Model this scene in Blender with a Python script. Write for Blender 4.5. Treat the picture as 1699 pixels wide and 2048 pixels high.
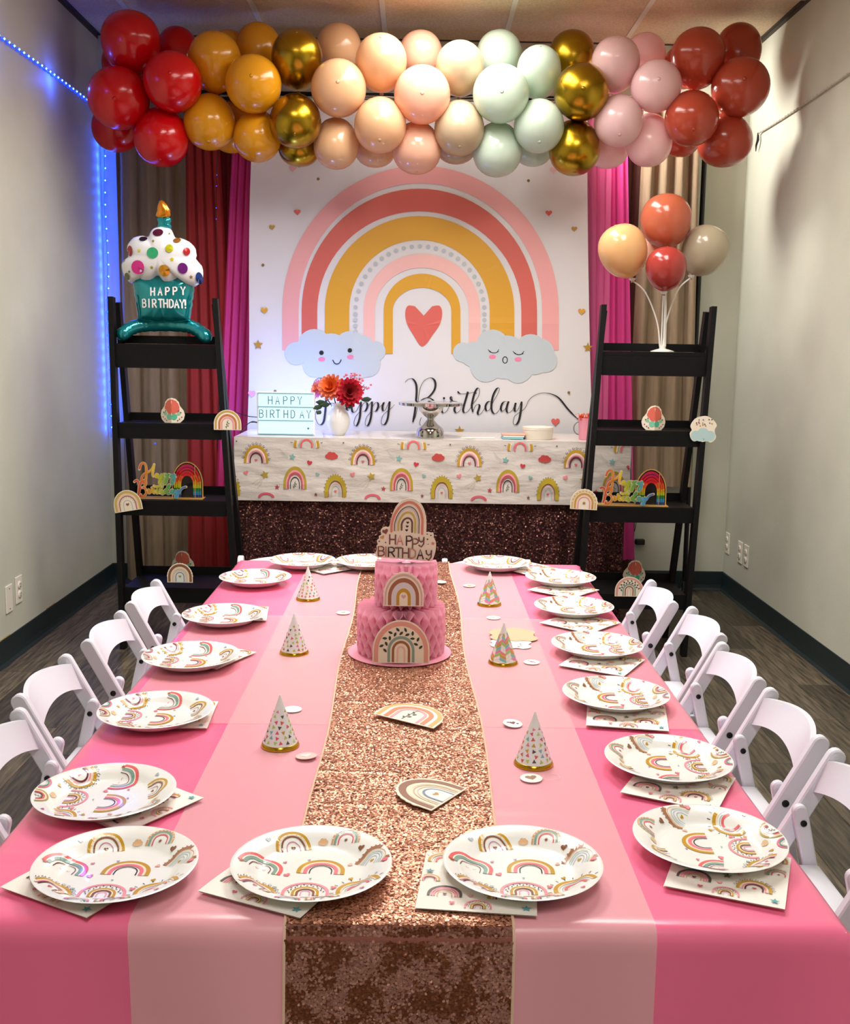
import bpy, bmesh, math, random
import numpy as np
from mathutils import Vector, Matrix, noise
for _o in list(bpy.data.objects):
    bpy.data.objects.remove(_o, do_unlink=True)
SC = bpy.context.scene
COL = SC.collection
PI = math.pi
random.seed(7)

# ---------------------------------------------------------------- camera
F_PX, PITCH, YAW, ROLL, CAM_H = 2124.4, .1523, .0089, -.0159, 1.2971
_f = Vector((math.sin(YAW)*math.cos(PITCH), math.cos(YAW)*math.cos(PITCH), -math.sin(PITCH)))
_r0 = Vector((math.cos(YAW), -math.sin(YAW), 0)); _d0 = _f.cross(_r0)
_r = _r0*math.cos(ROLL) + _d0*math.sin(ROLL); _d = _d0*math.cos(ROLL) - _r0*math.sin(ROLL)
cam_data = bpy.data.cameras.new('camera'); cam = bpy.data.objects.new('camera', cam_data); COL.objects.link(cam)
cam_data.sensor_fit = 'HORIZONTAL'; cam_data.sensor_width = 36; cam_data.lens = F_PX/1699*36
cam_data.clip_start = .02
cam.matrix_world = Matrix(((_r.x, -_d.x, -_f.x, 0), (_r.y, -_d.y, -_f.y, 0), (_r.z, -_d.z, -_f.z, CAM_H), (0, 0, 0, 1)))
SC.camera = cam

def survey(x, y, Y):
    """real-world point at distance Y for a sight line taken from the survey photograph"""
    v = _r*((x-849.5)/F_PX) + _d*((y-1024)/F_PX) + _f
    return Vector((0, 0, CAM_H)) + v*(Y/v.y)

# ---------------------------------------------------------------- world, exposure, light
w = bpy.data.worlds.new('world'); SC.world = w; w.use_nodes = True
w.node_tree.nodes['Background'].inputs[0].default_value = (.9, .92, 1, 1)
w.node_tree.nodes['Background'].inputs[1].default_value = .05
SC.view_settings.view_transform = 'Standard'; SC.view_settings.look = 'None'
SC.view_settings.exposure = 0.1; SC.view_settings.gamma = 1; SC.view_settings.use_curve_mapping = False
CEILING_WATTS = 17          # each of the ceiling panels over the table
REAR_WATTS = 28             # the panel behind the photographer
BACK_WATTS = 21             # added panel that brightens the banner and balloons
BLUE_WATTS = .22            # each of the lamps along the blue light strip
SPOT_WATTS = 60              # the small lamp behind the garland
BOX_GLOW = 1.0              # the cinema light box

# ---------------------------------------------------------------- colours and materials
def lin(h):
    h = h.lstrip('#'); o = []
    for i in (0, 2, 4):
        c = int(h[i:i+2], 16)/255
        o.append(c/12.92 if c <= .04045 else ((c+.055)/1.055)**2.4)
    return (*o, 1)

MATS = {}
def mat(name, color='#808080', rough=.5, metal=0, coat=0, trans=0, alpha=1, emit=0, emit_col=None, sheen=0,
        bump=0, bscale=50, bstretch=None, vary=0, vscale=8, attr=False, rnd=0, spec=None, fine=None):
    if name in MATS: return MATS[name]
    m = bpy.data.materials.new(name); m.use_nodes = True; MATS[name] = m
    nt = m.node_tree; N = nt.nodes; L = nt.links; b = N['Principled BSDF']; out = N['Material Output']
    b.inputs['Base Color'].default_value = lin(color); b.inputs['Roughness'].default_value = rough
    b.inputs['Metallic'].default_value = metal; b.inputs['Coat Weight'].default_value = coat
    b.inputs['Sheen Weight'].default_value = sheen
    if spec is not None: b.inputs['Specular IOR Level'].default_value = spec
    if alpha < 1: b.inputs['Alpha'].default_value = alpha
    if emit:
        b.inputs['Emission Color'].default_value = lin(emit_col or color); b.inputs['Emission Strength'].default_value = emit
    src = None
    tc = N.new('ShaderNodeTexCoord')
    if attr:
        a = N.new('ShaderNodeAttribute'); a.attribute_name = 'Col'; src = a.outputs['Color']
    if vary:
        mp = N.new('ShaderNodeMapping'); L.new(tc.outputs['Object'], mp.inputs[0])
        if bstretch: mp.inputs['Scale'].default_value = bstretch
        nz = N.new('ShaderNodeTexNoise'); nz.inputs['Scale'].default_value = vscale; nz.inputs['Detail'].default_value = 6
        L.new(mp.outputs[0], nz.inputs['Vector'])
        mr = N.new('ShaderNodeMapRange'); mr.inputs[1].default_value = .3; mr.inputs[2].default_value = .7
        mr.inputs[3].default_value = 1-vary; mr.inputs[4].default_value = 1+vary
        L.new(nz.outputs['Fac'], mr.inputs[0]); val = mr.outputs[0]
        if rnd:
            oi = N.new('ShaderNodeObjectInfo'); m2 = N.new('ShaderNodeMapRange')
            m2.inputs[3].default_value = 1-rnd; m2.inputs[4].default_value = 1+rnd
            L.new(oi.outputs['Random'], m2.inputs[0]); mm = N.new('ShaderNodeMath'); mm.operation = 'MULTIPLY'
            L.new(val, mm.inputs[0]); L.new(m2.outputs[0], mm.inputs[1]); val = mm.outputs[0]
        mx = N.new('ShaderNodeVectorMath'); mx.operation = 'SCALE'
        if src: L.new(src, mx.inputs[0])
        else: mx.inputs[0].default_value = lin(color)[:3]
        L.new(val, mx.inputs['Scale']); src = mx.outputs[0]
    if src: L.new(src, b.inputs['Base Color'])
    if bump:
        mp = N.new('ShaderNodeMapping'); L.new(tc.outputs['Object'], mp.inputs[0])
        if bstretch: mp.inputs['Scale'].default_value = bstretch
        nz = N.new('ShaderNodeTexNoise'); nz.inputs['Scale'].default_value = bscale; nz.inputs['Detail'].default_value = 4
        L.new(mp.outputs[0], nz.inputs['Vector'])
        bp = N.new('ShaderNodeBump'); bp.inputs['Strength'].default_value = bump; bp.inputs['Distance'].default_value = .01
        L.new(nz.outputs['Fac'], bp.inputs['Height']); L.new(bp.outputs[0], b.inputs['Normal'])
    if trans:
        t = N.new('ShaderNodeBsdfTranslucent'); t.inputs[0].default_value = lin(color)
        if src: L.new(src, t.inputs[0])
        ms = N.new('ShaderNodeMixShader'); ms.inputs[0].default_value = trans
        L.new(b.outputs[0], ms.inputs[1]); L.new(t.outputs[0], ms.inputs[2]); L.new(ms.outputs[0], out.inputs[0])
    return m

PRINT = mat('printed_ink', attr=True, rough=.45)
PRINT_GLOSS = mat('printed_gloss', attr=True, rough=.25, coat=.3)
FOIL_PRINT = mat('foil_print', attr=True, rough=.22, metal=.35, coat=.5)
BLACK_PLASTIC = mat('black_plastic', '#101011', .4)
WHITE_PAPER = mat('white_paper', '#f3f1ea', .5)

# ---------------------------------------------------------------- object helpers
def tag(o, label=None, cat=None, group=None, kind=None):
    if label: o['label'] = label
    if cat: o['category'] = cat
    if group: o['group'] = group
    if kind: o['kind'] = kind
    return o

def place(o, parent=None, loc=None, rot=None):
    COL.objects.link(o)
    if parent is not None: o.parent = parent
    if loc is not None: o.location = loc
    if rot is not None: o.rotation_euler = rot
    return o

def empty(name, loc=(0, 0, 0), rot=(0, 0, 0)):
    o = bpy.data.objects.new(name, None); o.empty_display_size = .05
    return place(o, None, loc, rot)

def mesh_from(name, verts, faces, m, smooth=False, angle=40, cols=None):
    me = bpy.data.meshes.new(name)
    me.from_pydata([tuple(v) for v in verts], [], faces)
    me.materials.append(m)
    if smooth:
        me.polygons.foreach_set('use_smooth', [True]*len(me.polygons))
        me.set_sharp_from_angle(angle=math.radians(angle))
    if cols is not None:
        a = me.attributes.new('Col', 'FLOAT_COLOR', 'POINT')
        a.data.foreach_set('color', np.asarray(cols, dtype=np.float32).ravel())
    me.update()
    return me

def solid(name, verts, faces, m, parent=None, smooth=False, loc=None, rot=None, angle=40, cols=None):
    o = bpy.data.objects.new(name, mesh_from(name, verts, faces, m, smooth, angle, cols))
    return place(o, parent, loc, rot)

def copy_tree(o, parent=None):
    c = o.copy(); COL.objects.link(c); c.parent = parent
    for ch in list(o.children): copy_tree(ch, c)
    return c

class MB:
    """collects simple shapes into one mesh"""
    def __init__(s): s.v = []; s.f = []
    def add(s, vs, fs):
        b = len(s.v); s.v += [tuple(v) for v in vs]; s.f += [tuple(i+b for i in f) for f in fs]; return s
    def box(s, c, d, rot=None, bev=0):
        x, y, z = (q/2 for q in d)
        if bev:
            bm = bmesh.new(); bmesh.ops.create_cube(bm, size=1)
            for v in bm.verts: v.co = Vector((v.co.x*d[0], v.co.y*d[1], v.co.z*d[2]))
            bmesh.ops.bevel(bm, geom=list(bm.edges), offset=bev, segments=2, affect='EDGES', profile=.5)
            vs = [v.co.copy() for v in bm.verts]; bm.verts.index_update(); fs = [[v.index for v in f.verts] for f in bm.faces]; bm.free()
        else:
            vs = [Vector((a, b, e)) for a in (-x, x) for b in (-y, y) for e in (-z, z)]
            fs = [(0, 1, 3, 2), (4, 6, 7, 5), (0, 4, 5, 1), (2, 3, 7, 6), (0, 2, 6, 4), (1, 5, 7, 3)]
        if rot is not None: vs = [rot @ v for v in vs]
        c = Vector(c)
        return s.add([v+c for v in vs], fs)
    def tube(s, pts, r, n=8, cap=True, closed=False):
        pts = [Vector(p) for p in pts]; k = len(pts); rs = r if isinstance(r, (list, tuple)) else [r]*k
        vs = []; up = None
        for i, p in enumerate(pts):
            if closed: t = pts[(i+1) % k]-pts[i-1]
            else: t = (pts[min(i+1, k-1)]-pts[max(i-1, 0)])
            t.normalize()
            if up is None:
                up = Vector((0, 0, 1)) if abs(t.z) < .9 else Vector((1, 0, 0))
            a = t.cross(up).normalized(); b = a.cross(t).normalized(); up = b
            for j in range(n):
                q = 2*PI*j/n; vs.append(p+(a*math.cos(q)+b*math.sin(q))*rs[i])
        fs = []
        for i in range(k if closed else k-1):
            i2 = (i+1) % k
            for j in range(n):
                j2 = (j+1) % n; fs.append((i*n+j, i*n+j2, i2*n+j2, i2*n+j))
        if cap and not closed:
            fs.append(tuple(range(n))[::-1]); fs.append(tuple(range((k-1)*n, k*n)))
        return s.add(vs, fs)
    def lathe(s, prof, n=32, c=(0, 0, 0), axis=None):
        vs = []; fs = []; c = Vector(c)
        R = Matrix.Identity(3) if axis is None else Vector((0, 0, 1)).rotation_difference(Vector(axis)).to_matrix()
        for (r, z) in prof:
            for j in range(n):
                q = 2*PI*j/n; vs.append(c+R@Vector((r*math.cos(q), r*math.sin(q), z)))
        for i in range(len(prof)-1):
            for j in range(n):
                j2 = (j+1) % n; fs.append((i*n+j, i*n+j2, (i+1)*n+j2, (i+1)*n+j))
        if prof[0][0] > 1e-6: fs.append(tuple(range(n))[::-1])
        if prof[-1][0] > 1e-6: fs.append(tuple(range((len(prof)-1)*n, len(prof)*n)))
        return s.add(vs, fs)
    def prism(s, outline, lo, hi, fn):
        """outline of (a, b) points swept from lo to hi; fn(a, b, h) gives the point"""
        n = len(outline)
        vs = [fn(a, b, lo) for a, b in outline]+[fn(a, b, hi) for a, b in outline]
        fs = [tuple(range(n))[::-1], tuple(range(n, 2*n))]+[(i, (i+1) % n, n+(i+1) % n, n+i) for i in range(n)]
        return s.add(vs, fs)
    def grid(s, nu, nv, fn, close_u=False):
        vs = [fn(i/nu, j/nv) for i in range(nu+(0 if close_u else 1)) for j in range(nv+1)]
        k = nv+1; m_ = nu if close_u else nu+1
        fs = [(i*k+j, ((i+1) % m_)*k+j, ((i+1) % m_)*k+j+1, i*k+j+1) for i in range(nu) for j in range(nv)]
        return s.add(vs, fs)
    def build(s, name, m, parent=None, smooth=False, loc=None, rot=None, angle=40):
        return solid(name, s.v, s.f, m, parent, smooth, loc, rot, angle)

def catmull(pts, k=6, closed=False):
    n = len(pts); out = []
    g = (lambda i: pts[i % n]) if closed else (lambda i: pts[max(0, min(n-1, i))])
    for i in range(n if closed else n-1):
        p0, p1, p2, p3 = g(i-1), g(i), g(i+1), g(i+2)
        for j in range(k):
            t = j/k
            out.append(tuple(.5*((2*b)+(c-a)*t+(2*a-5*b+4*c-d)*t*t+(3*b-a-3*c+d)*t**3) for a, b, c, d in zip(p0, p1, p2, p3)))
    if not closed: out.append(tuple(pts[-1]))
    return out

def sequin_mesh(name, centres, normals, radius, tilt, cols, m, parent, seed=1):
    """thousands of tilted six-sided sequins in one mesh"""
    rng = np.random.default_rng(seed); n = len(centres)
    C = np.asarray(centres, float); Nn = np.asarray(normals, float)
    Nn = Nn+rng.normal(0, tilt, (n, 3)); Nn /= np.linalg.norm(Nn, axis=1)[:, None]
    ref = np.where(np.abs(Nn[:, 2:3]) < .8, [[0, 0, 1.]], [[1., 0, 0]])
    A = np.cross(Nn, ref); A /= np.linalg.norm(A, axis=1)[:, None]; B = np.cross(Nn, A)
    V = np.empty((n, 6, 3)); ph = rng.uniform(0, PI, n)
    for k in range(6):
        q = ph+k*PI/3; V[:, k] = C+radius*(A*np.cos(q)[:, None]+B*np.sin(q)[:, None])
    me = bpy.data.meshes.new(name); me.vertices.add(n*6); me.vertices.foreach_set('co', V.ravel())
    me.loops.add(n*6); me.loops.foreach_set('vertex_index', np.arange(n*6)); me.polygons.add(n)
    me.polygons.foreach_set('loop_start', np.arange(0, n*6, 6)); me.polygons.foreach_set('loop_total', np.full(n, 6))
    a = me.attributes.new('Col', 'FLOAT_COLOR', 'POINT')
    cc = np.ones((n, 6, 4), np.float32); cc[:, :, :3] = np.asarray(cols, np.float32)[:, None, :3]
    a.data.foreach_set('color', cc.ravel()); me.materials.append(m); me.update(); me.validate()
    o = bpy.data.objects.new(name, me); place(o, parent); o['kind'] = 'stuff'
    return o
# ---------------------------------------------------------------- flat printed artwork (drawn as thin coloured shapes)
class Art:
    def __init__(s): s.v = []; s.f = []; s.c = []; s.layer = 0; s.tf = (0, 0, 1, 1, 0)
    def at(s, x=0, y=0, sc=1, rot=0, sy=None): s.tf = (x, y, sc, sc if sy is None else sy, rot); return s
    def put(s, pts, faces, col):
        x0, y0, sx, sy, r = s.tf; c, n = math.cos(r), math.sin(r); b = len(s.v); cl = lin(col)
        for x, y in pts:
            x, y = x*sx, y*sy; s.v.append((x0+c*x-n*y, y0+n*x+c*y, s.layer)); s.c.append(cl)
        s.f += [tuple(i+b for i in f) for f in faces]; s.layer += 1
        return s
    def fan(s, pts, col, cen=None):
        n = len(pts)
        if cen is None: cen = (sum(p[0] for p in pts)/n, sum(p[1] for p in pts)/n)
        return s.put([cen]+list(pts), [(0, 1+i, 1+(i+1) % n) for i in range(n)], col)
    def disc(s, x, y, r, col, n=14, ry=None): return s.fan([(x+r*math.cos(2*PI*i/n), y+(ry or r)*math.sin(2*PI*i/n)) for i in range(n)], col)
    def strip(s, left, right, col):
        n = len(left); return s.put(list(left)+list(right), [(i, i+1, n+i+1, n+i) for i in range(n-1)], col)
    def arch(s, x, y, rx, ry, ix, iy, col, leg=0, n=22):
        q = [PI*i/n for i in range(n+1)]
        o = [(x+rx*math.cos(t), y+ry*math.sin(t)) for t in q]; i_ = [(x+ix*math.cos(t), y+iy*math.sin(t)) for t in q]
        if leg:
            o = [(x+rx, y-leg)]+o+[(x-rx, y-leg)]; i_ = [(x+ix, y-leg)]+i_+[(x-ix, y-leg)]
        return s.strip(o, i_, col)
    def heart(s, x, y, r, col, rot=0):
        P = []
        for i in range(24):
            t = 2*PI*i/24; a = .06*16*math.sin(t)**3; b = .06*(13*math.cos(t)-5*math.cos(2*t)-2*math.cos(3*t)-math.cos(4*t))
            P.append((x+r*(a*math.cos(rot)-b*math.sin(rot)), y+r*(a*math.sin(rot)+b*math.cos(rot))))
        return s.fan(P, col, (x, y))
    def star(s, x, y, r, col, k=5, ratio=.42, rot=0):
        return s.fan([(x+(r if i % 2 == 0 else r*ratio)*math.sin(PI*i/k+rot), y+(r if i % 2 == 0 else r*ratio)*math.cos(PI*i/k+rot)) for i in range(2*k)], col, (x, y))
    def leaf(s, x, y, ln, wd, rot, col):
        c, n = math.cos(rot), math.sin(rot); P = []
        for t, h in ((0, 0), (.25, .8), (.5, 1), (.75, .7), (1, 0), (.75, -.7), (.5, -1), (.25, -.8)):
            a, b = t*ln, h*wd/2; P.append((x+c*a-n*b, y+n*a+c*b))
        return s.fan(P, col)
    def stroke(s, pts, wd, col, k=6, smooth=True, cap=True):
        P = catmull(pts, k) if smooth else [tuple(p) for p in pts]
        n = len(P); Lf = []; Rt = []
        for i in range(n):
            a = P[max(0, i-1)]; b = P[min(n-1, i+1)]; dx, dy = b[0]-a[0], b[1]-a[1]; ln = math.hypot(dx, dy) or 1
            w_ = wd(dx/ln, dy/ln, i/(n-1)) if callable(wd) else wd
            nx, ny = -dy/ln*w_/2, dx/ln*w_/2
            Lf.append((P[i][0]+nx, P[i][1]+ny)); Rt.append((P[i][0]-nx, P[i][1]-ny))
        s.strip(Lf, Rt, col)
        if cap and not callable(wd):
            s.disc(*P[0], wd/2, col, 8); s.disc(*P[-1], wd/2, col, 8)
        return s
    def cloud(s, x, y, r, col):
        for a, b, q in ((-.75, -.12, .42), (-.25, .18, .55), (.35, .15, .5), (.8, -.1, .4), (.1, -.25, .5), (-.4, -.3, .38), (.5, -.3, .36)):
            s.disc(x+a*r, y+b*r, q*r, col, 16)
        return s
    def text(s, txt, x, y, h, w_, gap, wt, cols):
        for i, ch in enumerate(txt):
            if ch != ' ':
                c = cols[i % len(cols)] if isinstance(cols, (list, tuple)) else cols
                for st in GLYPH[ch]: s.stroke([(x+a*w_, y+b*h) for a, b in st], wt, c, smooth=False)
            x += (w_*.55 if ch in 'I!' else w_)+gap
        return s
    def build(s, name, parent, fn, m=None, eps=.00006, base=.0006):
        """fn(x, y, lift) maps the artwork onto its surface"""
        return solid(name, [fn(x, y, base+eps*l) for x, y, l in s.v], s.f, m or PRINT, parent, cols=s.c)

GLYPH = dict(H=[[(0, 0), (0, 1)], [(1, 0), (1, 1)], [(0, .5), (1, .5)]], A=[[(0, 0), (.5, 1), (1, 0)], [(.2, .36), (.8, .36)]],
    P=[[(0, 0), (0, 1), (.6, 1), (.95, .87), (.95, .62), (.6, .47), (0, .47)]], Y=[[(0, 1), (.5, .48), (1, 1)], [(.5, .48), (.5, 0)]],
    B=[[(0, 0), (0, 1), (.6, 1), (.9, .88), (.9, .66), (.6, .53), (0, .53)], [(.6, .53), (.98, .4), (.98, .14), (.6, 0), (0, 0)]],
    I=[[(.25, 0), (.25, 1)]], R=[[(0, 0), (0, 1), (.6, 1), (.95, .87), (.95, .62), (.6, .47), (0, .47)], [(.45, .47), (1, 0)]],
    T=[[(0, 1), (1, 1)], [(.5, 1), (.5, 0)]], D=[[(0, 0), (0, 1), (.5, 1), (.92, .8), (.97, .5), (.92, .2), (.5, 0), (0, 0)]],
    p=[[(0, -.25), (0, .75), (.6, .75), (.95, .6), (.95, .35), (.6, .2), (0, .2)]],
    y=[[(0, .95), (.08, .6), (.4, .45), (.8, .6), (.9, .95)], [(.9, .95), (.85, .25), (.45, -.08), (.05, .1)]])
GLYPH['!'] = [[(.25, .35), (.25, 1)], [(.25, 0), (.25, .06)]]

OCH, PNK, COR, BRN, BLK, CRM, GRN, GRY, MAR, TEA, TAN = '#c79a2b', '#f29aa6', '#e2655f', '#8a5a3c', '#26222a', '#f6e3c9', '#86a79b', '#a9bcc4', '#6d2436', '#5fa8ae', '#d9a878'
RAIN = dict(
    heart=dict(b=[(1, .84, OCH), (.84, .74, CRM), (.7, .6, BRN), (.4, .35, '#c98aa8')], heart=BRN, dots=(.79, OCH)),
    face=dict(b=[(1, .82, '#ea6a6c'), (.82, .76, '#fff3e6'), (.76, .58, GRN), (.46, .42, '#7a3b34')], lash='#d9809a'),
    plain=dict(b=[(1, .82, OCH), (.82, .72, CRM), (.72, .56, '#ef7f8b'), (.48, .43, BLK)]),
    leaf=dict(b=[(1, .86, PNK), (.58, .46, OCH), (.46, .4, CRM), (.4, .3, BRN), (.22, .16, '#e9a6c4')], leaves=(.72, BLK)),
    scallop=dict(b=[(1, .8, '#a5714f'), (.76, .72, TAN), (.66, .62, CRM), (.58, .54, '#9fc0c4'), (.46, .42, GRY), (.3, .26, GRY)], teeth='#a5714f', heart=OCH),
    sun=dict(b=[(1, .8, OCH), (.8, .72, CRM), (.6, .56, GRY), (.5, .36, '#ea6a6c')], rays=BLK),
    star=dict(b=[(1, .86, TAN), (.82, .66, GRN), (.66, .6, CRM), (.54, .46, '#e0566e')], star=BRN, beads=(.93, '#fff6e8')),
    curl=dict(b=[(1, .82, OCH), (.8, .68, '#f6d9c4'), (.68, .6, PNK), (.54, .44, MAR)], curls=BLK, heart='#e0667a'),
    dark=dict(b=[(1, .84, '#54504a'), (.8, .68, '#ef9aa2'), (.64, .54, PNK), (.44, .38, TAN)], heart=MAR),
    green=dict(b=[(1, .82, '#e8708a'), (.76, .6, '#5f8f8a'), (.5, .42, '#c9d6cf')]),
    sprig=dict(b=[(1, .86, '#b39a4a'), (.84, .7, CRM), (.68, .56, COR), (.52, .42, MAR)], sprig='#3f4a3c'),
    tall=dict(b=[(1, .8, '#b39a2e'), (.8, .68, PNK), (.66, .54, '#c4505c'), (.42, .36, BLK)], sprig='#4a5a44'),
    toothed=dict(b=[(1, .66, '#b9a02c'), (.64, .6, MAR), (.5, .46, '#e7b0a0'), (.36, .32, '#8fb0ac')], teeth='#8a7a22', heart=COR),
)
def rainbow(A, kind, x, y, w_, rot=0, asp=.62, leg=.16):
    """w_ is the full width; the foot of the arch is at y"""
    sp = RAIN[kind]; A.at(x, y, w_/2, rot); h = asp*2-leg*2 if asp*2 > leg*2 else 1
    yb = leg*2
    for o, i, c in sp['b']: A.arch(0, yb, o, h*o, i, h*i, c, leg=yb, n=16)
    if 'dots' in sp:
        q, c = sp['dots']
        for k in range(9): t = PI*(k+.5)/9; A.disc(q*math.cos(t), yb+h*q*math.sin(t), .03, c, 6)
    if 'beads' in sp:
        q, c = sp['beads']
        for k in range(11): t = PI*(k+.5)/11; A.disc(q*math.cos(t), yb+h*q*math.sin(t), .045, c, 6)
    if 'teeth' in sp:
        for k in range(15): t = PI*k/14; A.disc(1.03*math.cos(t), yb+h*1.03*math.sin(t), .055, sp['teeth'], 6)
    if 'rays' in sp:
        for k in range(9):
            t = PI*(k+.5)/9; A.stroke([(1.1*math.cos(t), yb+h*1.1*math.sin(t)), (1.28*math.cos(t), yb+h*1.28*math.sin(t))], .035, sp['rays'], 1, False, False)
    if 'curls' in sp:
        for k in range(11):
            t = PI*(k+.3)/11; a, b = 1.1*math.cos(t), yb+h*1.1*math.sin(t)
            A.stroke([(a+.09*math.cos(u+t), b+.09*math.sin(u+t)) for u in (0, 1.3, 2.6, 3.9, 5.2)], .03, sp['curls'], 2, True, False)
    if 'leaves' in sp:
        q, c = sp['leaves']
        for k in range(16):
            t = PI*(k+.5)/16; A.leaf(q*math.cos(t), yb+h*q*math.sin(t), sp.get('size', .11), sp.get('size', .11)/2, t+(PI/2+.9 if k % 2 else PI/2-.9), c)
    if 'heart' in sp: A.heart(0, yb*.9+h*.06, .13, sp['heart'])
    if 'star' in sp: A.star(0, yb+.02, .16, sp['star'], 8, .4)
    if 'lash' in sp:
        for s_ in (-1, 1): A.stroke([(s_*.08, yb), (s_*.16, yb-.05), (s_*.24, yb+.01)], .025, sp['lash'], 3, True, False)
    if 'sprig' in sp:
        A.stroke([(-.1, yb*.1), (0, yb+.15), (.08, yb+.3)], .025, sp['sprig'], 3, True, False)
        for k in range(5): A.leaf(-.06+.03*k, yb*.3+.09*k, .16, .07, .5 if k % 2 else 2.4, sp['sprig'])
    A.at()
# ---------------------------------------------------------------- the room
XL, XR, YB, YF, ZC = -1.664, 1.705, 5.756, -2.2, 2.862
WALL = mat('painted_wall', '#c9cab9', .62, bump=.12, bscale=220, vary=.05, vscale=3)
TILE = mat('acoustic_tile', '#dcc6a6', .95, bump=.5, bscale=160, vary=.14, vscale=90)
TBAR = mat('ceiling_grid_white', '#e6e2d6', .5)
VINYL = mat('dark_cove_base', '#1b2a2c', .42, bump=.05, bscale=40)
PLANK = mat('dark_wood_plank', '#4f4638', .45, bump=.15, bscale=22, bstretch=(9, .8, 1), vary=.8, vscale=8, rnd=.6)
SUBFLOOR = mat('floor_underlay', '#14120f', .9)

def structure(name, mb, m, **k):
    o = mb.build(name, m, **k); o['kind'] = 'structure'; return o
T = .08
structure('wall_left', MB().box((XL-T/2, (YB+YF)/2, ZC/2), (T, YB-YF+.16, ZC)), WALL)
structure('wall_right', MB().box((XR+T/2, (YB+YF)/2, ZC/2), (T, YB-YF+.16, ZC)), WALL)
structure('wall_back', MB().box(((XL+XR)/2, YB+T/2, ZC/2), (XR-XL, T, ZC)), WALL)
structure('wall_rear', MB().box(((XL+XR)/2, YF-T/2, ZC/2), (XR-XL, T, ZC)), WALL)
floor = structure('floor', MB().box(((XL+XR)/2, (YB+YF)/2, -.03), (XR-XL, YB-YF, .05)), SUBFLOOR)
# planks run away from the photographer
PW, PLN = .152, .914
pm = MB().box((0, 0, -.0025), (PW-.0012, PLN-.0012, .005), bev=.0008)
pmesh = mesh_from('plank', pm.v, pm.f, PLANK)
i = 0; x = XL+PW/2
rr = random.Random(3)
while x < XR+PW/2:
    y = YB-PLN/2+rr.uniform(0, PLN*.8)
    first = True
    while y+PLN/2 > .2:
        if y-PLN/2 < YB:
            o = bpy.data.objects.new('plank', pmesh); place(o, floor, (x, y, .0))
            top = min(y+PLN/2, YB); bot = y-PLN/2; wl = min(x+PW/2, XR)-(x-PW/2)
            o.location = (x-PW/2+wl/2, (top+bot)/2, 0); o.scale = (wl/PW, (top-bot)/PLN, 1)
            if rr.random() < .5: o.rotation_euler.z = PI
        y -= PLN
    x += PW
structure('floor_front', MB().box(((XL+XR)/2, (YF+.2)/2-.3, -.004), (XR-XL, .2-YF+.5, .004)), PLANK)
# cove base
def cove(name, p, q, inward):
    p, q = Vector(p), Vector(q); d = (q-p).normalized(); n = Vector(inward); mb = MB()
    prof = [(0, .105), (.004, .105), (.0055, .1), (.0055, .03), (.009, .012), (.02, .001), (0, .001)]
    mb.prism(prof, 0, (q-p).length, lambda a, b, h: p+d*h+n*a+Vector((0, 0, b)))
    return structure(name, mb, VINYL)
cove('baseboard_left', (XL, YF, 0), (XL, YB, 0), (1, 0, 0))
cove('baseboard_right', (XR, YF, 0), (XR, YB, 0), (-1, 0, 0))
cove('baseboard_back', (XL, YB, 0), (XR, YB, 0), (0, -1, 0))
CHIP = mat('torn_wall_paint', '#b49a63', .8)
for k, (yy, ln, s) in enumerate(((3.75, .24, 1), (3.5, .08, 1), (4.2, .12, -1), (3.95, .28, -1), (4.75, .12, -1))):
    X = XR if s > 0 else XL
    structure('trim_%d' % (k+1), MB().box((X-s*.0008, yy, .1085), (.0016, ln, .005)), CHIP)

# ceiling: lay-in tiles on a white grid
ceiling = structure('ceiling', MB().box(((XL+XR)/2, (YB+YF)/2, ZC+.04), (XR-XL+.1, YB-YF+.1, .04)), TILE)
gx = [XL, -1.397, -.792, -.188, .418, 1.03, XR]
gy = [YB, 5.0, 3.78, 2.56, 1.34, .12, -1.1, YF]
tm = {}
for j in range(len(gy)-1):
    for i in range(len(gx)-1):
        if (j, i) in ((2, 2), (2, 4), (5, 3), (1, 3)): continue
        wx, wy = gx[i+1]-gx[i]-.022, gy[j]-gy[j+1]-.022
        key = (round(wx, 3), round(wy, 3))
        if key not in tm:
            b = MB().box((0, 0, 0), (wx, wy, .016), bev=.003); tm[key] = mesh_from('ceiling_tile', b.v, b.f, TILE)
        o = bpy.data.objects.new('ceiling_tile', tm[key]); place(o, ceiling, ((gx[i]+gx[i+1])/2, (gy[j]+gy[j+1])/2, ZC+.008))
for xx in gx[1:-1]: MB().box((xx, (YB+YF)/2, ZC-.001), (.024, YB-YF, .008)).build('grid_bar', TBAR, ceiling)
for yy in gy[1:-1]: MB().box(((XL+XR)/2, yy, ZC-.0005), (XR-XL, .024, .007)).build('grid_bar', TBAR, ceiling)
for xx, s in ((XL, 1), (XR, -1)):
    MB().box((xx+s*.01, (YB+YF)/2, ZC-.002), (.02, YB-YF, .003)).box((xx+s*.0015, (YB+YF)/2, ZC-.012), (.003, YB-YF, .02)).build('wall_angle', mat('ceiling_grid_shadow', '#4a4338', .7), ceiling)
MB().box(((XL+XR)/2, YB-.01, ZC-.002), (XR-XL, .02, .003)).build('wall_angle', MATS['ceiling_grid_shadow'], ceiling)

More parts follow.
